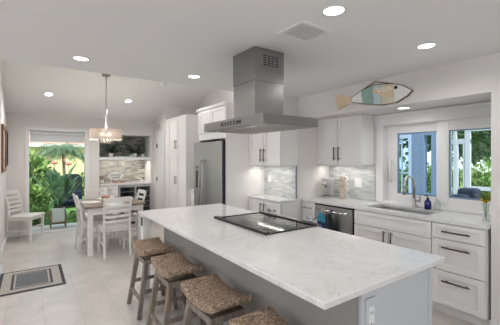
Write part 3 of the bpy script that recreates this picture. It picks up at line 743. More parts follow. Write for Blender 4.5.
# switch plates
sw = thing('light_switch', 'white double switch plate on the mosaic right of the mugs', 'light switch', (3.785, 2.77, 1.15))
obj('plate', MB().box(3.781, 3.7875, 2.71, 2.83, 1.09, 1.21), M['plate'], sw, .002)
for y in (2.742, 2.798): obj('rocker', MB().box(3.777, 3.782, y - .016, y + .016, 1.115, 1.185), M['plate'], sw, .002)
ou = thing('wall_outlet', 'white outlet plate on the mosaic above the shallow worktop', 'outlet', (3.085, 3.90, 1.18))
obj('plate', MB().box(3.081, 3.0875, 3.865, 3.935, 1.12, 1.235), M['plate'], ou, .002)
obj('socket', MB().box(3.078, 3.082, 3.883, 3.917, 1.14, 1.215), M['plate'], ou, .002)
# coffee things on the pantry worktop
kb = thing('countertop_appliance', 'black countertop appliance between the fridge and the tall pantry', 'appliance', (2.62, 5.30, .92))
obj('body', MB().box(2.55, 2.78, 5.20, 5.38, .92, 1.22), M['blackmatte'], kb, .012)
obj('front_panel', MB().box(2.546, 2.551, 5.22, 5.36, .98, 1.19), M['nickel'], kb)

# ================================================================== FISH SIGN
fx = 3.238
def fp(u, v): return PX(330 + u / 5.556, 75 + v / 5.556, fx)
fi = thing('fish_wall_art', 'painted wooden fish decoration hanging on the soffit above the window', 'wall art', (3.25, 2.2, 2.1))
def piece(name, pts, m, th=.016, lift=0):
    return obj(name, MB().prism([fp(*p) for p in pts], fx - lift, fx + th - lift, 0), m, fi, .0015)
piece('backing_board', [(116, 124), (174, 84), (236, 54), (300, 48), (352, 46), (405, 56), (459, 84), (432, 116), (372, 153), (282, 169), (178, 161), (116, 152)], M['cord'], .021, -.001)
tail = piece('tail', [(29, 108), (118, 122), (120, 152), (45, 196), (36, 150)], M['tailwood'], .012, .004)
for q in range(4):
    v0 = 122 + q * 14
    piece('tail_groove', [(38, v0 + 2), (112, 128 + q * 6), (112, 130 + q * 6), (38, v0 + 5)], M['beige'], .004, .007)
piece('rear_panel', [(120, 126), (173, 89), (179, 157), (120, 149)], M['offwhite'])
piece('teal_panel', [(174, 89), (236, 59), (240, 162), (180, 157)], M['teallight'])
piece('blue_panel', [(237, 59), (282, 53), (284, 164), (241, 162)], M['sky_tint'])
piece('beige_panel', [(283, 53), (350, 50), (354, 154), (285, 164)], M['beige'])
piece('head', [(351, 50), (403, 60), (453, 85), (428, 112), (370, 148), (355, 153)], M['offwhite'])
fin = piece('fin', [(236, 92), (262, 72), (352, 60), (350, 110), (322, 127), (282, 114)], M['tailwood'], .014, .012)
for q in range(5):
    u = 262 + q * 17
    piece('fin_scallop', [(u, 72 - q * 2), (u + 8, 94 - q * 3), (u + 22, 100 - q * 4), (u + 22, 95 - q * 4), (u + 12, 88 - q * 3), (u + 5, 70 - q * 2)], M['offwhite'], .004, .017)
e = fp(366, 69)
obj('eye', MB().tube([(fx - .004, e[0], e[1]), (fx + .001, e[0], e[1])], .019, 16), M['black'], fi)
a, b, c = fp(178, 84), fp(246, 36), fp(345, 48)
obj('hanging_cord', MB().tube([(fx + .008, *a), (fx + .008, *b), (fx + .008, *c)], .006, 6), M['cord'], fi)
obj('nail', MB().tube([(3.26, b[0], b[1]), (3.235, b[0], b[1])], .006), M['nickel'], fi)

# ================================================================== CEILING FIXTURES
def downlight(loc, lab, power, nrm=(0, 0, -1), r=.062):
    t = thing('recessed_light', lab, 'ceiling light', loc, 0, 'round recessed ceiling lights')
    q = Vector(nrm).to_track_quat('Z', 'Y').to_matrix()
    def tr(mb):
        mb.v = [tuple(q @ Vector(v)) for v in mb.v]; return mb
    obj('trim_ring', tr(MB().lathe([(r, -.002), (r + .012, .002), (r + .014, .008), (r, .010), (r - .004, .004), (r, -.002)], n=32)), M['trim'], t, local=True)
    obj('lens', tr(MB().lathe([(r, .0), (r, .006)], n=32)), M['emit'], t, local=True)
    l = light('downlight_lamp', 'SPOT', tuple(Vector(loc) + Vector(nrm) * .03), power, (1, .965, .93), spot_size=R(172), spot_blend=.7, shadow_soft_size=.07)
    l.rotation_euler = Vector(nrm).to_track_quat('-Z', 'Y').to_euler(); l.parent = None
    return t
PW = 21.5
downlight((1.51, 1.28, CE), 'bright recessed light above the near end of the island beside the vent', PW)
downlight((2.59, 1.26, CE), 'bright recessed light near the fish decoration in front of the sink', PW)
downlight((1.47, 3.19, CE), 'bright recessed light left of the hood chimney above the far island end', PW)
downlight((.37, 3.195, CE), 'bright recessed light at the left near the edge of the flat ceiling', PW)
downlight((.37, 1.28, CE), 'recessed light above the walkway left of the island, beside the stools', PW)
downlight((-1.5, 1.28, CE), 'recessed light in the room left of the walkway', PW)
downlight((3.45, 1.93, 2.07), 'recessed light in the soffit underside above the sink', 9)
vn = Vector((0, -SL, -1)).normalized()
downlight((.26, 6.65, vz(6.65)), 'recessed light in the sloped ceiling left of the pendant', 58, tuple(vn))
downlight((1.61, 6.62, vz(6.62)), 'recessed light in the sloped ceiling right of the pendant', 58, tuple(vn))
downlight((2.6, 4.6, vz(4.6)), 'recessed light high in the sloped ceiling above the fridge', 26, tuple(vn))
downlight((.6, 4.6, vz(4.6)), 'recessed light high in the sloped ceiling above the rug', 50, tuple(vn))
av = thing('ceiling_vent', 'square white air vent in the ceiling right of the hood', 'air vent', (1.60, 1.62, CE), R(0))
obj('frame', MB().box(-.15, .15, -.13, -.105, -.012, 0).box(-.15, .15, .105, .13, -.012, 0).box(-.15, -.125, -.105, .105, -.012, 0).box(.125, .15, -.105, .105, -.012, 0), M['trim'], av, .003, local=True)
obj('backing', MB().box(-.125, .125, -.105, .105, -.003, 0), M['blackmatte'], av, local=True)
sl = MB()
for k in range(9):
    y = -.098 + k * .0245; sl.box(-.125, .125, y - .0075, y + .0075, -.010, -.007)
obj('slats', sl, M['trim'], av, local=True)
wv = thing('wall_vent', 'small white air vent in the wall above the utility door', 'air vent', (2.40, 7.12, 2.13))
obj('frame', MB().box(2.388, 2.40, 6.96, 7.28, 2.13, 2.32), M['trim'], wv, .002)
sl = MB()
for i in range(2):
    for k in range(5): sl.box(2.386, 2.389, 7.0 + i * .125, 7.115 + i * .125, 2.155 + k * .03, 2.167 + k * .03)
obj('slats', sl, M['nickel'], wv)
sd = thing('smoke_detector', 'small round white smoke detector on the sloped ceiling', 'smoke detector', (2.06, 5.85, vz(5.85) - .035))
obj('housing', MB().lathe([(.035, 0), (.062, .008), (.066, .03), (.068, .038)]), M['trim'], sd, local=True)
obj('base_ring', MB().lathe([(.072, .034), (.072, .06)]), M['trim'], sd, local=True)
# under cabinet lamps
def strip(nm, lab, x0, x1, y0, y1, z, p):
    t = thing(nm, lab, 'cabinet light', ((x0 + x1) / 2, (y0 + y1) / 2, z - .012))
    obj('housing', MB().box(x0, x1, y0, y1, z - .008, z), M['trim'], t)
    obj('front_lip', MB().box(x0 - .012, x0, y0, y1, z - .022, z).box(x0, x1, y0 - .012, y0, z - .022, z), M['trim'], t)
    obj('diffuser', MB().box(x0 + .006, x1 - .006, y0 + .01, y1 - .01, z - .011, z - .008), M['strip'], t)
    light('strip_lamp', 'AREA', ((x0 + x1) / 2, (y0 + y1) / 2, z - .016), p, (1, .94, .86), shape='RECTANGLE', size=abs(x1 - x0), size_y=abs(y1 - y0))
strip('cabinet_light', 'light strip under the wall cabinet above the coffee machine', 3.60, 3.64, 2.60, 3.22, 1.41, 1.7)
strip('cabinet_light', 'light strip under the wall cabinet beside the fridge panel', 2.88, 2.92, 3.34, 3.96, 1.39, 1.7)
pk = thing('puck_light', 'small round light under the right end of the nook shelf', 'shelf light', (2.22, 7.62, 1.445))
obj('housing', MB().lathe([(.03, -.002), (.034, .01)]), M['plate'], pk, local=True)
light('puck_lamp', 'SPOT', (2.26, 7.66, 1.435), 7, (1, .9, .78), (0, R(-12), 0), spot_size=R(130), spot_blend=.6, shadow_soft_size=.02)
strip('cabinet_light', 'light strip under the nook shelf behind the sign', 1.32, 2.12, 7.78, 7.80, 1.455, 1.8)

# ================================================================== PENDANT
PXc, PYc = 1.05, 5.80
pz = vz(PYc)
pn = thing('pendant_chandelier', 'linen drum pendant with crystal beads hanging over the dining table', 'pendant lamp', (PXc, PYc, 1.78))
obj('ceiling_canopy', MB().lathe([(.065, pz - .03), (.065, pz + .01)], (PXc, PYc, 0)), M['nickel'], pn)
obj('cord', MB().tube([(PXc, PYc, 2.32), (PXc, PYc, pz - .02)], .008), M['nickel'], pn)
obj('stem', MB().tube([(PXc, PYc, 1.96), (PXc, PYc, 2.32)], .018), M['ceramic'], pn)
shd = MB().lathe([(.255, 1.815), (.255, 1.985), (.251, 1.985), (.251, 1.815), (.255, 1.815)], (PXc, PYc, 0), 48)
sh_ = obj('drum_shade', shd, M['linen'], pn)
obj('rim', MB().lathe([(.258, 1.810), (.258, 1.824), (.248, 1.824), (.248, 1.810), (.258, 1.810)], (PXc, PYc, 0), 48), M['shell'], sh_)
sp_ = MB()
for k in range(4):
    a = R(45 + 90 * k); sp_.tube([(PXc, PYc, 1.97), (PXc + .25 * math.cos(a), PYc + .25 * math.sin(a), 1.975)], .004, 6)
    sp_.tube([(PXc, PYc, 1.90), (PXc + .09 * math.cos(a), PYc + .09 * math.sin(a), 1.865), (PXc + .09 * math.cos(a), PYc + .09 * math.sin(a), 1.885)], .005, 6)
obj('spider', sp_, M['nickel'], pn)
for k in range(4):
    a = R(45 + 90 * k); c = (PXc + .09 * math.cos(a), PYc + .09 * math.sin(a), 1.885)
    obj('bulb', MB().lathe([(.010, 0), (.014, .015), (.012, .035), (.001, .055)], c, 12), M['bulb'], pn)
bead = MB()
for k in range(14):
    a = 2 * math.pi * k / 14
    for rr, zz in ((.11, 1.805), (.095, 1.785), (.06, 1.765)):
        bead.ball((PXc + rr * math.cos(a), PYc + rr * math.sin(a), zz), .018, 6)
obj('crystal_beads', bead, M['acrylic'], pn)
obj('bead_ring', MB().lathe([(.118, 1.812), (.118, 1.82), (.11, 1.82), (.11, 1.812), (.118, 1.812)], (PXc, PYc, 0), 32), M['chrome'], pn)
light('pendant_lamp_light', 'POINT', (PXc, PYc, 1.90), 17, (1, .92, .82), shadow_soft_size=.05)

# ================================================================== STOOLS
def make_stool(loc, lab):
    t = thing('bar_stool', lab, 'bar stool', loc, 0, 'backless saddle stools along the island')
    n, mm = 16, 8; hx, hy = .145, .225; top = []; bot = []
    def zt(u, w): return .596 + .042 * abs(w) ** 2.4
    vs = []; fs = []
    for lay in (0, 1):
        for j in range(n + 1):
            for i in range(mm + 1):
                u = -1 + 2 * i / mm; w = -1 + 2 * j / n
                z = zt(u, w) - (0 if lay == 0 else .046)
                vs.append((u * hx, w * hy, z))
    k = (n + 1) * (mm + 1)
    for j in range(n):
        for i in range(mm):
            a = j * (mm + 1) + i; fs.append((a, a + 1, a + mm + 2, a + mm + 1)); fs.append((k + a, k + a + mm + 1, k + a + mm + 2, k + a + 1))
    bd = list(range(mm + 1)) + [j * (mm + 1) + mm for j in range(1, n + 1)] + [n * (mm + 1) + i for i in range(mm - 1, -1, -1)] + [j * (mm + 1) for j in range(n - 1, 0, -1)]
    for q in range(len(bd)): a, b = bd[q], bd[(q + 1) % len(bd)]; fs.append((b, a, k + a, k + b))
    obj('seat', MB().add(vs, fs, True), M['rush'], t, .007, seg=2, local=True)
    obj('seat_frame', MB().box(-.125, .125, -.175, .175, .488, .532), M['stoolwood'], t, .003, local=True)
    for sx in (-1, 1):
        for sy in (-1, 1):
            obj('leg', MB().beam((sx * .180, sy * .195, 0), (sx * .104, sy * .154, .50), .038, .038, .042, .042, up=(0, 1, 0)), M['stoolwood'], t, .002, local=True)
    obj('swivel_plate', MB().box(-.10, .10, -.13, .13, .532, .552), M['stoolwood'], t, .002, local=True)
    def at(sx, sy, z): f_ = z / .50; return (sx * (.180 - .076 * f_), sy * (.195 - .041 * f_), z)
    for sx, z in ((-1, .16), (1, .16)): obj('stretcher', MB().beam(at(sx, -1, z), at(sx, 1, z), .022, .034), M['stoolwood'], t, .002, local=True)
    for sy, z in ((-1, .235), (1, .235)): obj('stretcher', MB().beam(at(-1, sy, z), at(1, sy, z), .022, .034), M['stoolwood'], t, .002, local=True)
    return t
s0 = make_stool((1.01, 1.22, 0), 'woven saddle stool nearest the near end of the island')
dup(s0, (1.005, 1.86, 0), R(1.5), 'woven saddle stool second from the near end of the island')
dup(s0, (1.0, 2.53, 0), R(-1), 'woven saddle stool third from the near end of the island')
dup(s0, (1.005, 3.18, 0), R(-1), 'woven saddle stool at the far end of the island next to the dining table')

# ================================================================== DINING SET
def make_chair(loc, rz, lab):
    """faces +Y locally"""
    t = thing('dining_chair', lab, 'dining chair', loc, rz, 'white ladder back dining chairs')
    m = M['white_chair']
    obj('seat', MB().prism([(-.20, -.19), (.20, -.19), (.225, .22), (-.225, .22)], .435, .462, 2), m, t, .006, local=True)
    obj('seat_rail', MB().box(-.175, .175, -.17, -.15, .38, .435).box(-.185, .185, .17, .19, .38, .435).box(-.195, -.175, -.17, .19, .38, .435).box(.175, .195, -.17, .19, .38, .435), m, t, local=True)
    for s in (-1, 1):
        obj('leg', MB().beam((s * .19, .185, 0), (s * .19, .185, .435), .032, .032, .042, .042), m, t, .002, local=True)
        # rear leg and back post in one bent piece
        lp = MB()
        for p, q, a, b in (((s * .185, -.235, 0), (s * .185, -.185, .44), .03, .038), ((s * .185, -.185, .44), (s * .185, -.20, .66), .038, .034), ((s * .185, -.20, .66), (s * .185, -.265, .90), .034, .028)):
            lp.beam(p, q, .03, a, .03, b, up=(0, 1, 0))
        obj('leg', lp, m, t, .002, local=True)
    def slat(z, h, mid=.02):
        y = -.185 - max(0, (z - .44)) * .06 if z < .66 else -.20 - (z - .66) * .27
        mb = MB(); n = 8; poly = []
        for i in range(n + 1):
            u = -1 + 2 * i / n; poly.append((u * .175, y - mid * (1 - u * u)))
        for i in range(n, -1, -1):
            u = -1 + 2 * i / n; poly.append((u * .175, y - mid * (1 - u * u) - .014))
        return mb.prism(poly, z, z + h, 2)
    for z, h in ((.835, .07), (.75, .045), (.67, .045), (.59, .042), (.52, .035)):
        obj('back_slat', slat(z, h), m, t, .003, local=True)
    obj('stretcher', MB().box(-.185, .185, .178, .192, .24, .262), m, t, local=True)
    for s in (-1, 1): obj('stretcher', MB().beam((s * .185, -.215, .20), (s * .19, .185, .20), .018, .022), m, t, local=True)
    return t
c0 = make_chair((1.075, 5.29, 0), R(1), 'white ladder back chair with its back to the kitchen at the near table side')
dup(c0, (.85, 5.84, 0), R(-88), 'white ladder back chair tucked in at the left table side')
dup(c0, (1.04, 6.50, 0), R(180), 'white ladder back chair at the far table side near the nook')
dup(c0, (1.44, 5.95, 0), R(92), 'white ladder back chair at the right table side facing the patio')
dup(c0, (-.075, 7.11, 0), R(-120), 'white ladder back chair alone against the back wall left of the patio door')
TX0, TX1, TY0, TY1 = .67, 1.57, 5.29, 6.36
tb = thing('dining_table', 'square dining table with brown wooden top and white legs', 'dining table', ((TX0 + TX1) / 2, (TY0 + TY1) / 2, 0))
obj('tabletop', MB().box(TX0, TX1, TY0, TY1, .73, .76), M['tabletop'], tb, .004)
obj('apron', MB().box(TX0 + .06, TX1 - .06, TY0 + .06, TY0 + .08, .645, .73).box(TX0 + .06, TX1 - .06, TY1 - .08, TY1 - .06, .645, .73)
    .box(TX0 + .06, TX0 + .08, TY0 + .08, TY1 - .08, .645, .73).box(TX1 - .08, TX1 - .06, TY0 + .08, TY1 - .08, .645, .73), M['white_chair'], tb)
for x in (TX0 + .075, TX1 - .075):
    for y in (TY0 + .075, TY1 - .075): obj('leg', MB().box(x - .035, x + .035, y - .035, y + .035, 0, .73), M['white_chair'], tb, .003)
bw = thing('decorative_bowl', 'small pale bowl filled with red shells in the middle of the table', 'bowl', (1.07, 5.85, .76))
obj('bowl', MB().lathe([(.05, 0), (.09, .02), (.125, .06), (.12, .062), (.085, .03), (0, .015)], (1.07, 5.85, .76), 28), M['shell'], bw)
rnd = random.Random(5)
for k in range(8):
    a = k * 2 * math.pi / 7; rr = .078 if k < 7 else 0
    c = (1.07 + rr * math.cos(a), 5.85 + rr * math.sin(a), .76 + (.068 if k < 7 else .062))
    mb = MB().ball(c, .026, 8, (1, .8, .7))
    for q in range(5):
        th = q * 1.257; mb.tube([c, (c[0] + .024 * math.cos(th), c[1] + .020 * math.sin(th), c[2] + .026)], [.009, .003], 6)
    tag(obj('shell', mb, M['coral'] if k % 3 else M['shell']), 'small spiky shell piled in the bowl on the dining table', 'shell', 'shells in the table bowl')
for (x, y, lab) in ((1.10, 5.44, 'white place mat at the near side of the dining table'), (.84, 5.86, 'white place mat at the left side of the dining table'),
                    (1.10, 6.22, 'white place mat at the far side of the dining table'), (1.38, 5.95, 'white place mat at the right side of the dining table')):
    tag(obj('place_mat', MB().lathe([(.15, 0), (.155, .003), (.15, .006)], (x, y, .76), 32), M['ceramic']), lab, 'place mat', 'round white place mats')

# ================================================================== RUG
rx0, rx1, ry0, ry1 = -.32, .345, 4.335, 5.165
rg_ = thing('entry_rug', 'small rectangular grey and charcoal bordered rug on the tile floor', 'rug', ((rx0 + rx1) / 2, (ry0 + ry1) / 2, 0))
def ringbox(mb, i0, i1, z0, z1):
    a, b, c, d = rx0 + i0, rx1 - i0, ry0 + i0, ry1 - i0; e, f_, g, h = rx0 + i1, rx1 - i1, ry0 + i1, ry1 - i1
    return mb.box(a, b, c, g, z0, z1).box(a, b, h, d, z0, z1).box(a, e, g, h, z0, z1).box(f_, b, g, h, z0, z1)
obj('base', MB().box(rx0, rx1, ry0, ry1, 0.0005, .006), M['rug_dark'], rg_)
obj('outer_border', ringbox(MB(), 0, .035, .006, .008), M['rug_dark'], rg_)
obj('light_band', ringbox(MB(), .035, .125, .006, .008), M['rug_light'], rg_)
obj('inner_border', ringbox(MB(), .125, .15, .006, .008), M['rug_dark'], rg_)
obj('inner_band', ringbox(MB(), .15, .17, .006, .008), M['rug_light'], rg_)
obj('field', MB().box(rx0 + .17, rx1 - .17, ry0 + .17, ry1 - .17, .006, .008), M['rug_mid'], rg_)

# ================================================================== LEFT WALL PICTURES
def frame(nm, lab, y0, y1, z0, z1, m, th):
    t = thing(nm, lab, 'picture', (-.378, (y0 + y1) / 2, z0))
    x0, x1 = -.378, -.378 + th; w = .05
    obj('frame', MB().box(x0, x1, y0, y0 + w, z0, z1).box(x0, x1, y1 - w, y1, z0, z1).box(x0, x1, y0 + w, y1 - w, z0, z0 + w).box(x0, x1, y0 + w, y1 - w, z1 - w, z1), m, t, .003)
    obj('panel', MB().box(x0, x0 + .012, y0 + w, y1 - w, z0 + w, z1 - w), M['offwhite'], t)
frame('picture_frame', 'brown wooden framed picture at the left edge on the left wall', 6.1, 6.75, 1.28, 2.02, M['brownwood'], .035)
frame('picture_frame', 'black framed picture on the left wall close to the back corner', 6.90, 7.38, 1.36, 1.99, M['blackmatte'], .03)

# ================================================================== NOOK DECOR
def pot_plant(nm, lab, x, y, z, n, L, seed, pot_r=.05, pm='ceramic', lm='leafdark'):
    t = thing(nm, lab, 'potted plant', (x, y, z)); rnd = random.Random(seed)
    obj('pot', MB().lathe([(pot_r * .7, 0), (pot_r, .03), (pot_r, .09), (pot_r * .85, .09), (pot_r * .8, .07), (0, .07)], (x, y, z), 20), M[pm], t)
    mb = MB()
    for _ in range(n):
        a = rnd.uniform(0, 6.28); el = rnd.uniform(.1, 1.6)
        d = Vector((math.cos(a), math.sin(a) * .55, el)).normalized(); l = L * rnd.uniform(.5, 1)
        tip = Vector((x, y, z + .08)) + d * l
        mb.tube([(x, y, z + .07), tuple(tip)], .002, 4, False)
        for q in range(7):
            p = Vector((x, y, z + .08)) + d * l * (q + 2) / 8
            dd_ = Vector((rnd.uniform(-1, 1), rnd.uniform(-1, 1), rnd.uniform(-.6, .8)))
            mb.blade(p, dd_, .05, .028, .3, 3)
    obj('foliage', mb, M[lm], t)
pot_plant('potted_plant', 'dark leafy plant in a white pot at the left of the nook shelf', 1.50, 7.72, 1.52, 24, .30, 1)
pot_plant('potted_plant', 'dark leafy plant in a white pot at the right of the nook shelf', 2.03, 7.74, 1.52, 24, .32, 2)
tag(obj('decorative_shell', MB().ball((2.20, 7.66, 1.555), .05, 10, (1, .8, .7)), M['shell']), 'round white shell at the right end of the nook shelf', 'shell')
tag(obj('decorative_shell', MB().ball((1.92, 7.62, 1.55), .036, 10, (1, .8, .8)), M['shell']), 'small white shell in front of the right shelf plant', 'shell')
fl_ = MB()
for k in range(16):
    a = k * 2.4; fl_.blade((1.69, 7.70, 1.58), (math.cos(a), math.sin(a), .2 + .9 * (k % 3) / 2), .07, .04, .1)
fw = thing('flower_ornament', 'pale pink flower ornament in the middle of the nook shelf', 'ornament', (1.69, 7.70, 1.52))
obj('base', MB().lathe([(.03, 0), (.02, .02), (.008, .06)], (1.69, 7.70, 1.52)), M['shell'], fw)
obj('petals', fl_, mat('pink_petal', (.55, .36, .30), .6), fw)
tag(obj('long_tray', MB().box(1.56, 1.88, 7.58, 7.66, 1.5205, 1.545), M['teallight'], None, .006), 'long seafoam green tray lying on the nook shelf', 'tray')
sg = thing('scalloped_sign', 'white scalloped sign with teal script standing on the nook counter', 'sign', (1.60, 7.72, .93))
pts = []
for k in range(48):
    a = 2 * math.pi * k / 48; r_ = 1 + .08 * math.cos(8 * a); pts.append((1.60 + .175 * r_ * math.cos(a), 1.085 + .095 * r_ * math.sin(a)))
obj('board', MB().prism(pts, 7.72, 7.735, 1), M['trim'], sg, .002)
pts2 = [(1.60 + (p[0] - 1.60) * .78, 1.085 + (p[1] - 1.085) * .74) for p in pts]
obj('face', MB().prism(pts2, 7.716, 7.72, 1), M['offwhite'], sg)
sc_ = MB()
for row, z in enumerate((1.11, 1.055)):
    q = [(1.60 + (i / 24 - .5) * (.22 - row * .04), 7.712, z + .020 * math.sin(i * 1.9 + row)) for i in range(25)]
    sc_.tube(q, .005, 5)
obj('script_lettering', sc_, M['teal_ink'], sg)
obj('foot', MB().box(1.50, 1.52, 7.70, 7.75, .93, 1.02).box(1.68, 1.70, 7.70, 7.75, .93, 1.02), M['trim'], sg)
def crab(x, y, z, lab):
    t = thing('crab_figurine', lab, 'figurine', (x, y, z), 0, 'red crab figurines')
    obj('shell', MB().ball((x, y, z + .03), .034, 10, (1.1, .8, .6)), M['coral'], t)
    lg = MB()
    for s in (-1, 1):
        for k in range(3): lg.tube([(x + s * .02, y, z + .025), (x + s * .048, y - .01 + .01 * k, z + .035), (x + s * .056, y - .015 + .015 * k, z + .001)], .004, 5)
    obj('leg', lg, M['coral'], t)
    for s in (-1, 1): obj('claw', MB().tube([(x + s * .02, y - .02, z + .03), (x + s * .04, y - .04, z + .045)], .005, 6).ball((x + s * .038, y - .048, z + .05), .013, 6), M['coral'], t)
crab(1.58, 7.63, .9302, 'red crab figurine in front of the sign on the left'); crab(1.70, 7.62, .9302, 'red crab figurine in front of the sign on the right')
sv = thing('starfish_vase', 'small coral coloured jar at the left end of the nook counter', 'jar', (1.30, 7.66, .93))
obj('jar', MB().lathe([(.03, 0), (.045, .03), (.042, .07), (.025, .09), (.03, .10)], (1.30, 7.66, .93)), M['shell'], sv)
cb = MB(); rnd = random.Random(9)
for k in range(12):
    a = rnd.uniform(0, 6.28); cb.tube([(1.30, 7.66, 1.02), (1.30 + .03 * math.cos(a), 7.66 + .02 * math.sin(a), 1.06), (1.30 + .06 * math.cos(a), 7.66 + .03 * math.sin(a), 1.09 + rnd.uniform(0, .03))], [.007, .005, .003], 5)
obj('coral_branches', cb, M['coral'], sv)
cup = thing('serving_dish', 'low stacked dish at the right end of the nook counter', 'dish', (2.18, 7.68, .93))
obj('dish', MB().lathe([(.035, 0), (.05, .02), (.06, .05), (.055, .05), (.03, .02), (0, .018)], (2.18, 7.68, .93)), M['ceramic'], cup)
obj('lid', MB().lathe([(.055, .05), (.04, .07), (.008, .08), (.012, .095), (0.001, .10)], (2.18, 7.68, .93)), M['nickel'], cup)

# ================================================================== OUTSIDE
o_ = obj('patio_ground', MB().box(-7, 4.0, 7.66, 8.45, -.12, -.02), M['patio'], None, off=(0, 0, 0)); o_['kind'] = 'structure'
o_ = obj('lawn_ground', MB().box(-14, 4.0, 8.45, 40, -.14, -.04).box(7.0, 40, -20, 40, -.14, -.04), M['lawn'], None, off=(0, 0, 0)); o_['kind'] = 'structure'
o_ = obj('lanai_ground', MB().box(4.0, 7.0, -20, 40, -.12, -.02), M['patio'], None, off=(0, 0, 0)); o_['kind'] = 'structure'
# planter with bird of paradise
px_, py_ = .485, 8.02
pp = thing('potted_bird_of_paradise', 'large leafy plant in a white planter on a wooden stand outside the patio door', 'potted plant', (px_, py_, -.02))
obj('planter', MB().box(px_ - .12, px_ + .12, py_ - .12, py_ + .12, .12, .42), M['ceramic'], pp, .02)
sd_ = MB()
for sx in (-1, 1):
    for sy in (-1, 1): sd_.box(px_ + sx * .137 - .012, px_ + sx * .137 + .012, py_ + sy * .11 - .012, py_ + sy * .11 + .012, -.02, .36)
for sy in (-1, 1): sd_.box(px_ - .137, px_ + .137, py_ + sy * .11 - .010, py_ + sy * .11 + .010, .085, .118)
obj('stand', sd_, M['standwood'], pp)
obj('soil', MB().box(px_ - .10, px_ + .10, py_ - .10, py_ + .10, .40, .43), M['soil'], pp)
rnd = random.Random(12); lf = MB(); stm = MB()
for k in range(26):
    a = rnd.uniform(0, 6.28); sp = rnd.uniform(.05, .42); hh = rnd.uniform(.25, .62)
    p0 = Vector((px_ + .04 * math.cos(a), py_ + .04 * math.sin(a), .42)); p1 = p0 + Vector((sp * math.cos(a) * .6, sp * math.sin(a) * .6, hh))
    stm.tube([tuple(p0), tuple((p0 + p1) / 2 + Vector((0, 0, .03))), tuple(p1)], .007, 5)
    dd_ = Vector((math.cos(a) * sp * 1.15, math.sin(a) * sp * 1.15, .75)); lf.blade(p1 - dd_.normalized() * .05, dd_, rnd.uniform(.32, .46), .15, .10, 7, .2)
obj('stems', stm, M['leafbird'], pp); obj('leaves', lf, M['leafbird'], pp)
def bush(nm, lab, c, rad, n, size, m, seed, cat='bush', grp=None):
    t = thing(nm, lab, cat, (c[0], c[1], -.03), 0, grp); rnd = random.Random(seed)
    br = MB()
    for k in range(7):
        a = rnd.uniform(0, 6.28); br.tube([(c[0], c[1], -.03), (c[0] + rad[0] * .3 * math.cos(a), c[1] + rad[1] * .3 * math.sin(a), c[2] * .6), (c[0] + rad[0] * .6 * math.cos(a), c[1] + rad[1] * .6 * math.sin(a), c[2])], [.025, .015, .008], 5)
    obj('branches', br, M['bark'], t)
    obj('foliage', MB().leaves(c, rad, n, size, rnd, .35), m, t)
    return t
G1 = 'leafy bushes beyond the patio door'
bush('garden_bush', 'bright green leafy bush beyond the patio door at the left, taller one', (.02, 10.9, 1.05), (.50, .5, .55), 900, .19, M['leafbright'], 21, grp=G1)
bush('garden_bush', 'bright green low bush beyond the patio door at the left, in front', (.02, 9.9, .42), (.40, .36, .42), 750, .15, M['leafbright'], 22, grp=G1)
bush('garden_bush', 'green bush beyond the patio door behind the planter, at the right', (1.75, 12.6, .45), (.65, .5, .45), 600, .17, M['leafbright'], 23, grp=G1)
bush('garden_bush', 'dark green bush between the bright bushes beyond the patio door', (.45, 12.3, .6), (.4, .35, .5), 500, .17, M['leafmid'], 24, grp=G1)
bush('garden_bush', 'low green groundcover bush just beyond the planter at the left', (.12, 8.85, .14), (.30, .22, .20), 420, .10, M['leafbright'], 25, grp=G1)
bush('garden_bush', 'low green groundcover bush just beyond the planter at the right', (1.12, 8.75, .13), (.28, .20, .18), 380, .10, M['leafbright'], 26, grp=G1)
# palm
pt = thing('palm_tree', 'palm with drooping fronds beyond the patio door', 'palm tree', (1.02, 14.0, -.04))
obj('trunk', MB().tube([(1.02, 14.0, -.04), (1.05, 14.0, .9), (1.0, 14.0, 1.85)], [.07, .055, .05], 10), M['bark'], pt)
rnd = random.Random(31); fd = MB()
for k in range(22):
    a = 2 * math.pi * k / 22 + rnd.uniform(-.1, .1); el = rnd.uniform(.0, 1.0); L = rnd.uniform(.8, 1.1)
    prev = None; pts = []
    for i in range(9):
        t_ = i / 8; p = Vector((1.0 + L * t_ * math.cos(a), 14.0 + L * t_ * math.sin(a), 1.9 + el * L * t_ * .7 - .75 * L * t_ * t_)); pts.append(p)
    fd.tube([tuple(p) for p in pts], .008, 4, False)
    for i in range(1, 9):
        dv = (pts[i] - pts[i - 1]).normalized(); sd2 = dv.cross(Vector((0, 0, 1))).normalized()
        for s in (-1, 1):
            for q in (0, .5):
                fd.blade(pts[i] - (pts[i] - pts[i - 1]) * q, dv * .8 + sd2 * s + Vector((0, 0, -.5)), .30 * (1 - .5 * i / 9), .030, .5, 3)
obj('fronds', fd, M['leafpalm'], pt)
# neighbour house
nb = thing('neighbour_house', 'yellow neighbouring house with a red tiled roof beyond the garden', 'house', (1, 23, -.04))
obj('wall', MB().box(-8, 12, 22, 26, -.04, 2.25), M['stucco_y'], nb)
obj('roof', MB().prism([(21.5, 2.25), (26.5, 2.25), (24, 3.6)], -8.5, 12.5, 0), M['rooftile'], nb)
obj('fascia', MB().box(-8.5, 12.5, 21.45, 21.5, 2.15, 2.30), M['trim'], nb)
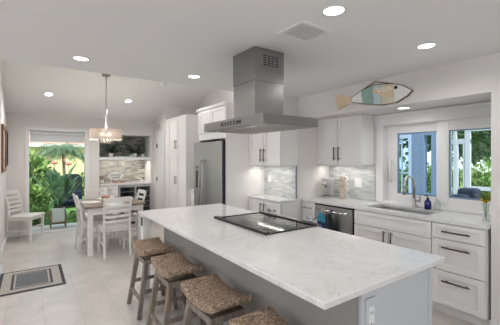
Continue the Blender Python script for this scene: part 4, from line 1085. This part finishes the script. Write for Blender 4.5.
# covered grill and lounge chair, bird stakes
gk = thing('covered_grill', 'dark covered grill standing beyond the patio door', 'grill', (.93, 11.3, -.04))
obj('cover', MB().prism([(.80, -.0), (1.32, -.0), (1.32, .85), (1.24, 1.0), (.88, 1.0), (.80, .85)], 11.1, 11.45, 1), M['blackcloth'], gk, .04)
obj('wheel', MB().tube([(.84, 11.06, .06), (.84, 11.10, .06)], .09, 14), M['blackmatte'], gk)
ln = thing('patio_chair', 'navy cushioned low patio chair behind the planter', 'patio chair', (.86, 9.3, -.02))
obj('cushion', MB().box(.60, 1.14, 9.05, 9.60, .30, .42), M['deepnavy'], ln, .03)
obj('backrest', MB().box(.60, 1.14, 9.60, 9.70, .36, .62), M['deepnavy'], ln, .03)
for x in (.62, 1.12):
    for y in (9.07, 9.66): obj('leg', MB().box(x - .02, x + .02, y - .02, y + .02, -.02, .30), M['blackmatte'], ln)
for i, (x, y, h_) in enumerate(((.60, 11.5, 1.30), (.98, 11.5, 1.27))):
    t = thing('bird_garden_stake', ['pink bird ornament on a stake beyond the patio door, left one', 'pink bird ornament on a stake beyond the patio door, right one'][i], 'garden ornament', (x, y, -.04), 0, 'bird stakes in the garden')
    obj('stake', MB().tube([(x, y, -.04), (x + .02, y, h_ * .6), (x, y, h_)], .010, 6), M['bark'], t)
    obj('body', MB().ball((x, y, h_ + .05), .075, 10, (1.3, .6, .7)), M['pink'], t)
    obj('neck', MB().tube([(x - .07, y, h_ + .07), (x - .13, y, h_ + .15), (x - .10, y, h_ + .22), (x - .17, y, h_ + .21)], [.02, .013, .013, .006], 6), M['pink'], t)

# beyond the kitchen window: blue house wing, screened enclosure, hedge, trees
bwg = thing('blue_house_wing', 'pale blue stucco house wall with a glazed door outside the left window sash', 'house', (6.1, 3.3, -.02))
bw_ = MB().box(6.0, 6.12, 3.57, 4.6, -.02, 2.9).box(6.0, 6.12, 2.965, 3.20, -.02, 2.9).box(6.0, 6.12, 3.20, 3.57, -.02, .10).box(6.0, 6.12, 3.20, 3.57, 1.95, 2.9).box(6.0, 6.12, 2.75, 2.835, -.02, 2.9).box(6.0, 6.12, 2.835, 2.965, 1.92, 2.9).box(6.0, 6.12, 2.835, 2.965, -.02, .85)
obj('wall', bw_, M['stucco_b'], bwg)
dgo = MB().box(5.97, 6.01, 3.20, 3.24, .1, 1.95).box(5.97, 6.01, 3.53, 3.57, .1, 1.95).box(5.97, 6.01, 3.24, 3.53, 1.88, 1.95).box(5.97, 6.01, 3.24, 3.53, .1, .2).box(5.975, 6.005, 3.24, 3.53, 1.20, 1.225).box(5.975, 6.005, 3.37, 3.39, .2, 1.88)
dr = obj('door', dgo, M['alu'], bwg)
obj('glass_panel', MB().box(5.985, 5.989, 3.24, 3.53, .2, 1.88), M['bluepane'], dr)
enc = thing('screen_enclosure', 'white aluminium frame of the pool screen outside the right window sash', 'screen enclosure', (7, 1.5, -.02))
en = MB(); X7 = 7.0
def post(p0, p1, za=-.02, zb=2.6):
    a, b = YX(p0, X7), YX(p1, X7); return en.box(X7, X7 + .06, min(a, b), max(a, b), za, zb)
post(449, 451.0); post(453, 456); post(464.5, 470)
mp = lambda px, py: PX(px, py, X7)
za = mp(462, 144)[1]; zb = mp(462, 188)[1]
def rail(p0, p1, z0, z1): a, b = YX(p0, X7), YX(p1, X7); en.box(X7 + .006, X7 + .054, min(a, b), max(a, b), z0, z1)
rail(449, 470, za, za + .10); rail(449, 468, 2.05, 2.12); rail(449, 470, .82, .90); rail(455.8, 457.5, .9, za); rail(462.5, 464, .9, za)
rail(470, 520, 2.02, 2.12); rail(470, 520, .88, .95)
post(500, 504)
obj('frame', en, M['alu'], enc, .004)
cv = thing('covered_lounge', 'dark navy cushion pile on a patio seat outside the right window sash', 'patio seat', (5.4, 2.1, -.02))
yc0, yc1 = YX(475, 5.4), YX(450, 5.4)
obj('frame', MB().box(5.25, 5.85, yc0, yc1, -.02, .68), M['blackmatte'], cv, .01)
obj('cushion', MB().box(5.2, 5.85, yc0 + .02, yc1 - .02, .68, .82), M['deepnavy'], cv, .04, seg=3)
obj('backrest', MB().box(5.5, 5.75, yc0 + .03, yc1 - .05, .82, 1.03).box(5.3, 5.55, yc0 + .10, yc1 - .03, .82, .94), M['deepnavy'], cv, .05, seg=3)
rnd = random.Random(44)
hg = thing('hedge', 'long green leafy hedge beyond the pool screen', 'hedge', (9.2, 3, -.04))
mb = MB()
for k in range(14): mb.leaves((9.2, -.5 + k * .55, .6), (.5, .45, .72), 650, .15, rnd, .4)
obj('foliage', mb, M['leafbright'], hg)
mb = MB()
for k in range(14): mb.tube([(9.2, -.5 + k * .55, -.04), (9.25, -.45 + k * .55, .9)], [.03, .015], 5)
obj('stem', mb, M['bark'], hg)
def tree(x, y, h_, r_, n, m, seed, lab):
    t = thing('shade_tree', lab, 'tree', (x, y, -.04), 0, 'trees beyond the pool screen'); rnd = random.Random(seed)
    tr = MB().tube([(x, y, -.04), (x + .1, y, h_ * .4), (x, y + .1, h_ * .7)], [.16, .12, .07], 8)
    for k in range(6):
        a = k * 1.05; tr.tube([(x + .05, y, h_ * .42), (x + r_ * .55 * math.cos(a), y + r_ * .55 * math.sin(a), h_ * .75)], [.05, .02], 5)
    obj('trunk', tr, M['bark'], t)
    mb = MB()
    for k in range(9):
        a = rnd.uniform(0, 6.28); q = rnd.uniform(0, .65) * r_
        mb.leaves((x + q * math.cos(a), y + q * math.sin(a), h_ * rnd.uniform(.38, .9)), (r_ * .45, r_ * .45, h_ * .17), n // 9, .32, rnd, .3)
    obj('foliage', mb, m, t)
tree(15, 9.2, 4.6, 2.0, 1800, M['leafmid'], 51, 'green tree seen through the gap in the blue wall outside the window')
tree(17, 6.4, 4.3, 1.6, 1500, M['leafmid'], 52, 'green tree beyond the hedge between the enclosure posts')
tree(13.5, 4.0, 3.9, 1.6, 1700, M['leafmid'], 53, 'green tree beyond the hedge at the right of the window')
for q_, (tx, ty, hh, lab) in enumerate(((23, 7.2, 6.0, 'far tree at the centre of the right window sash'), (26, 12.0, 7.0, 'far tree at the left of the right window sash'),
        (22, 16.0, 6.5, 'far tree seen through the glazed door outside'))):
    tree(tx, ty, hh, 2.4, 2600, M['leafmid' if q_ % 2 else 'leafpalm'], 60 + q_, lab)
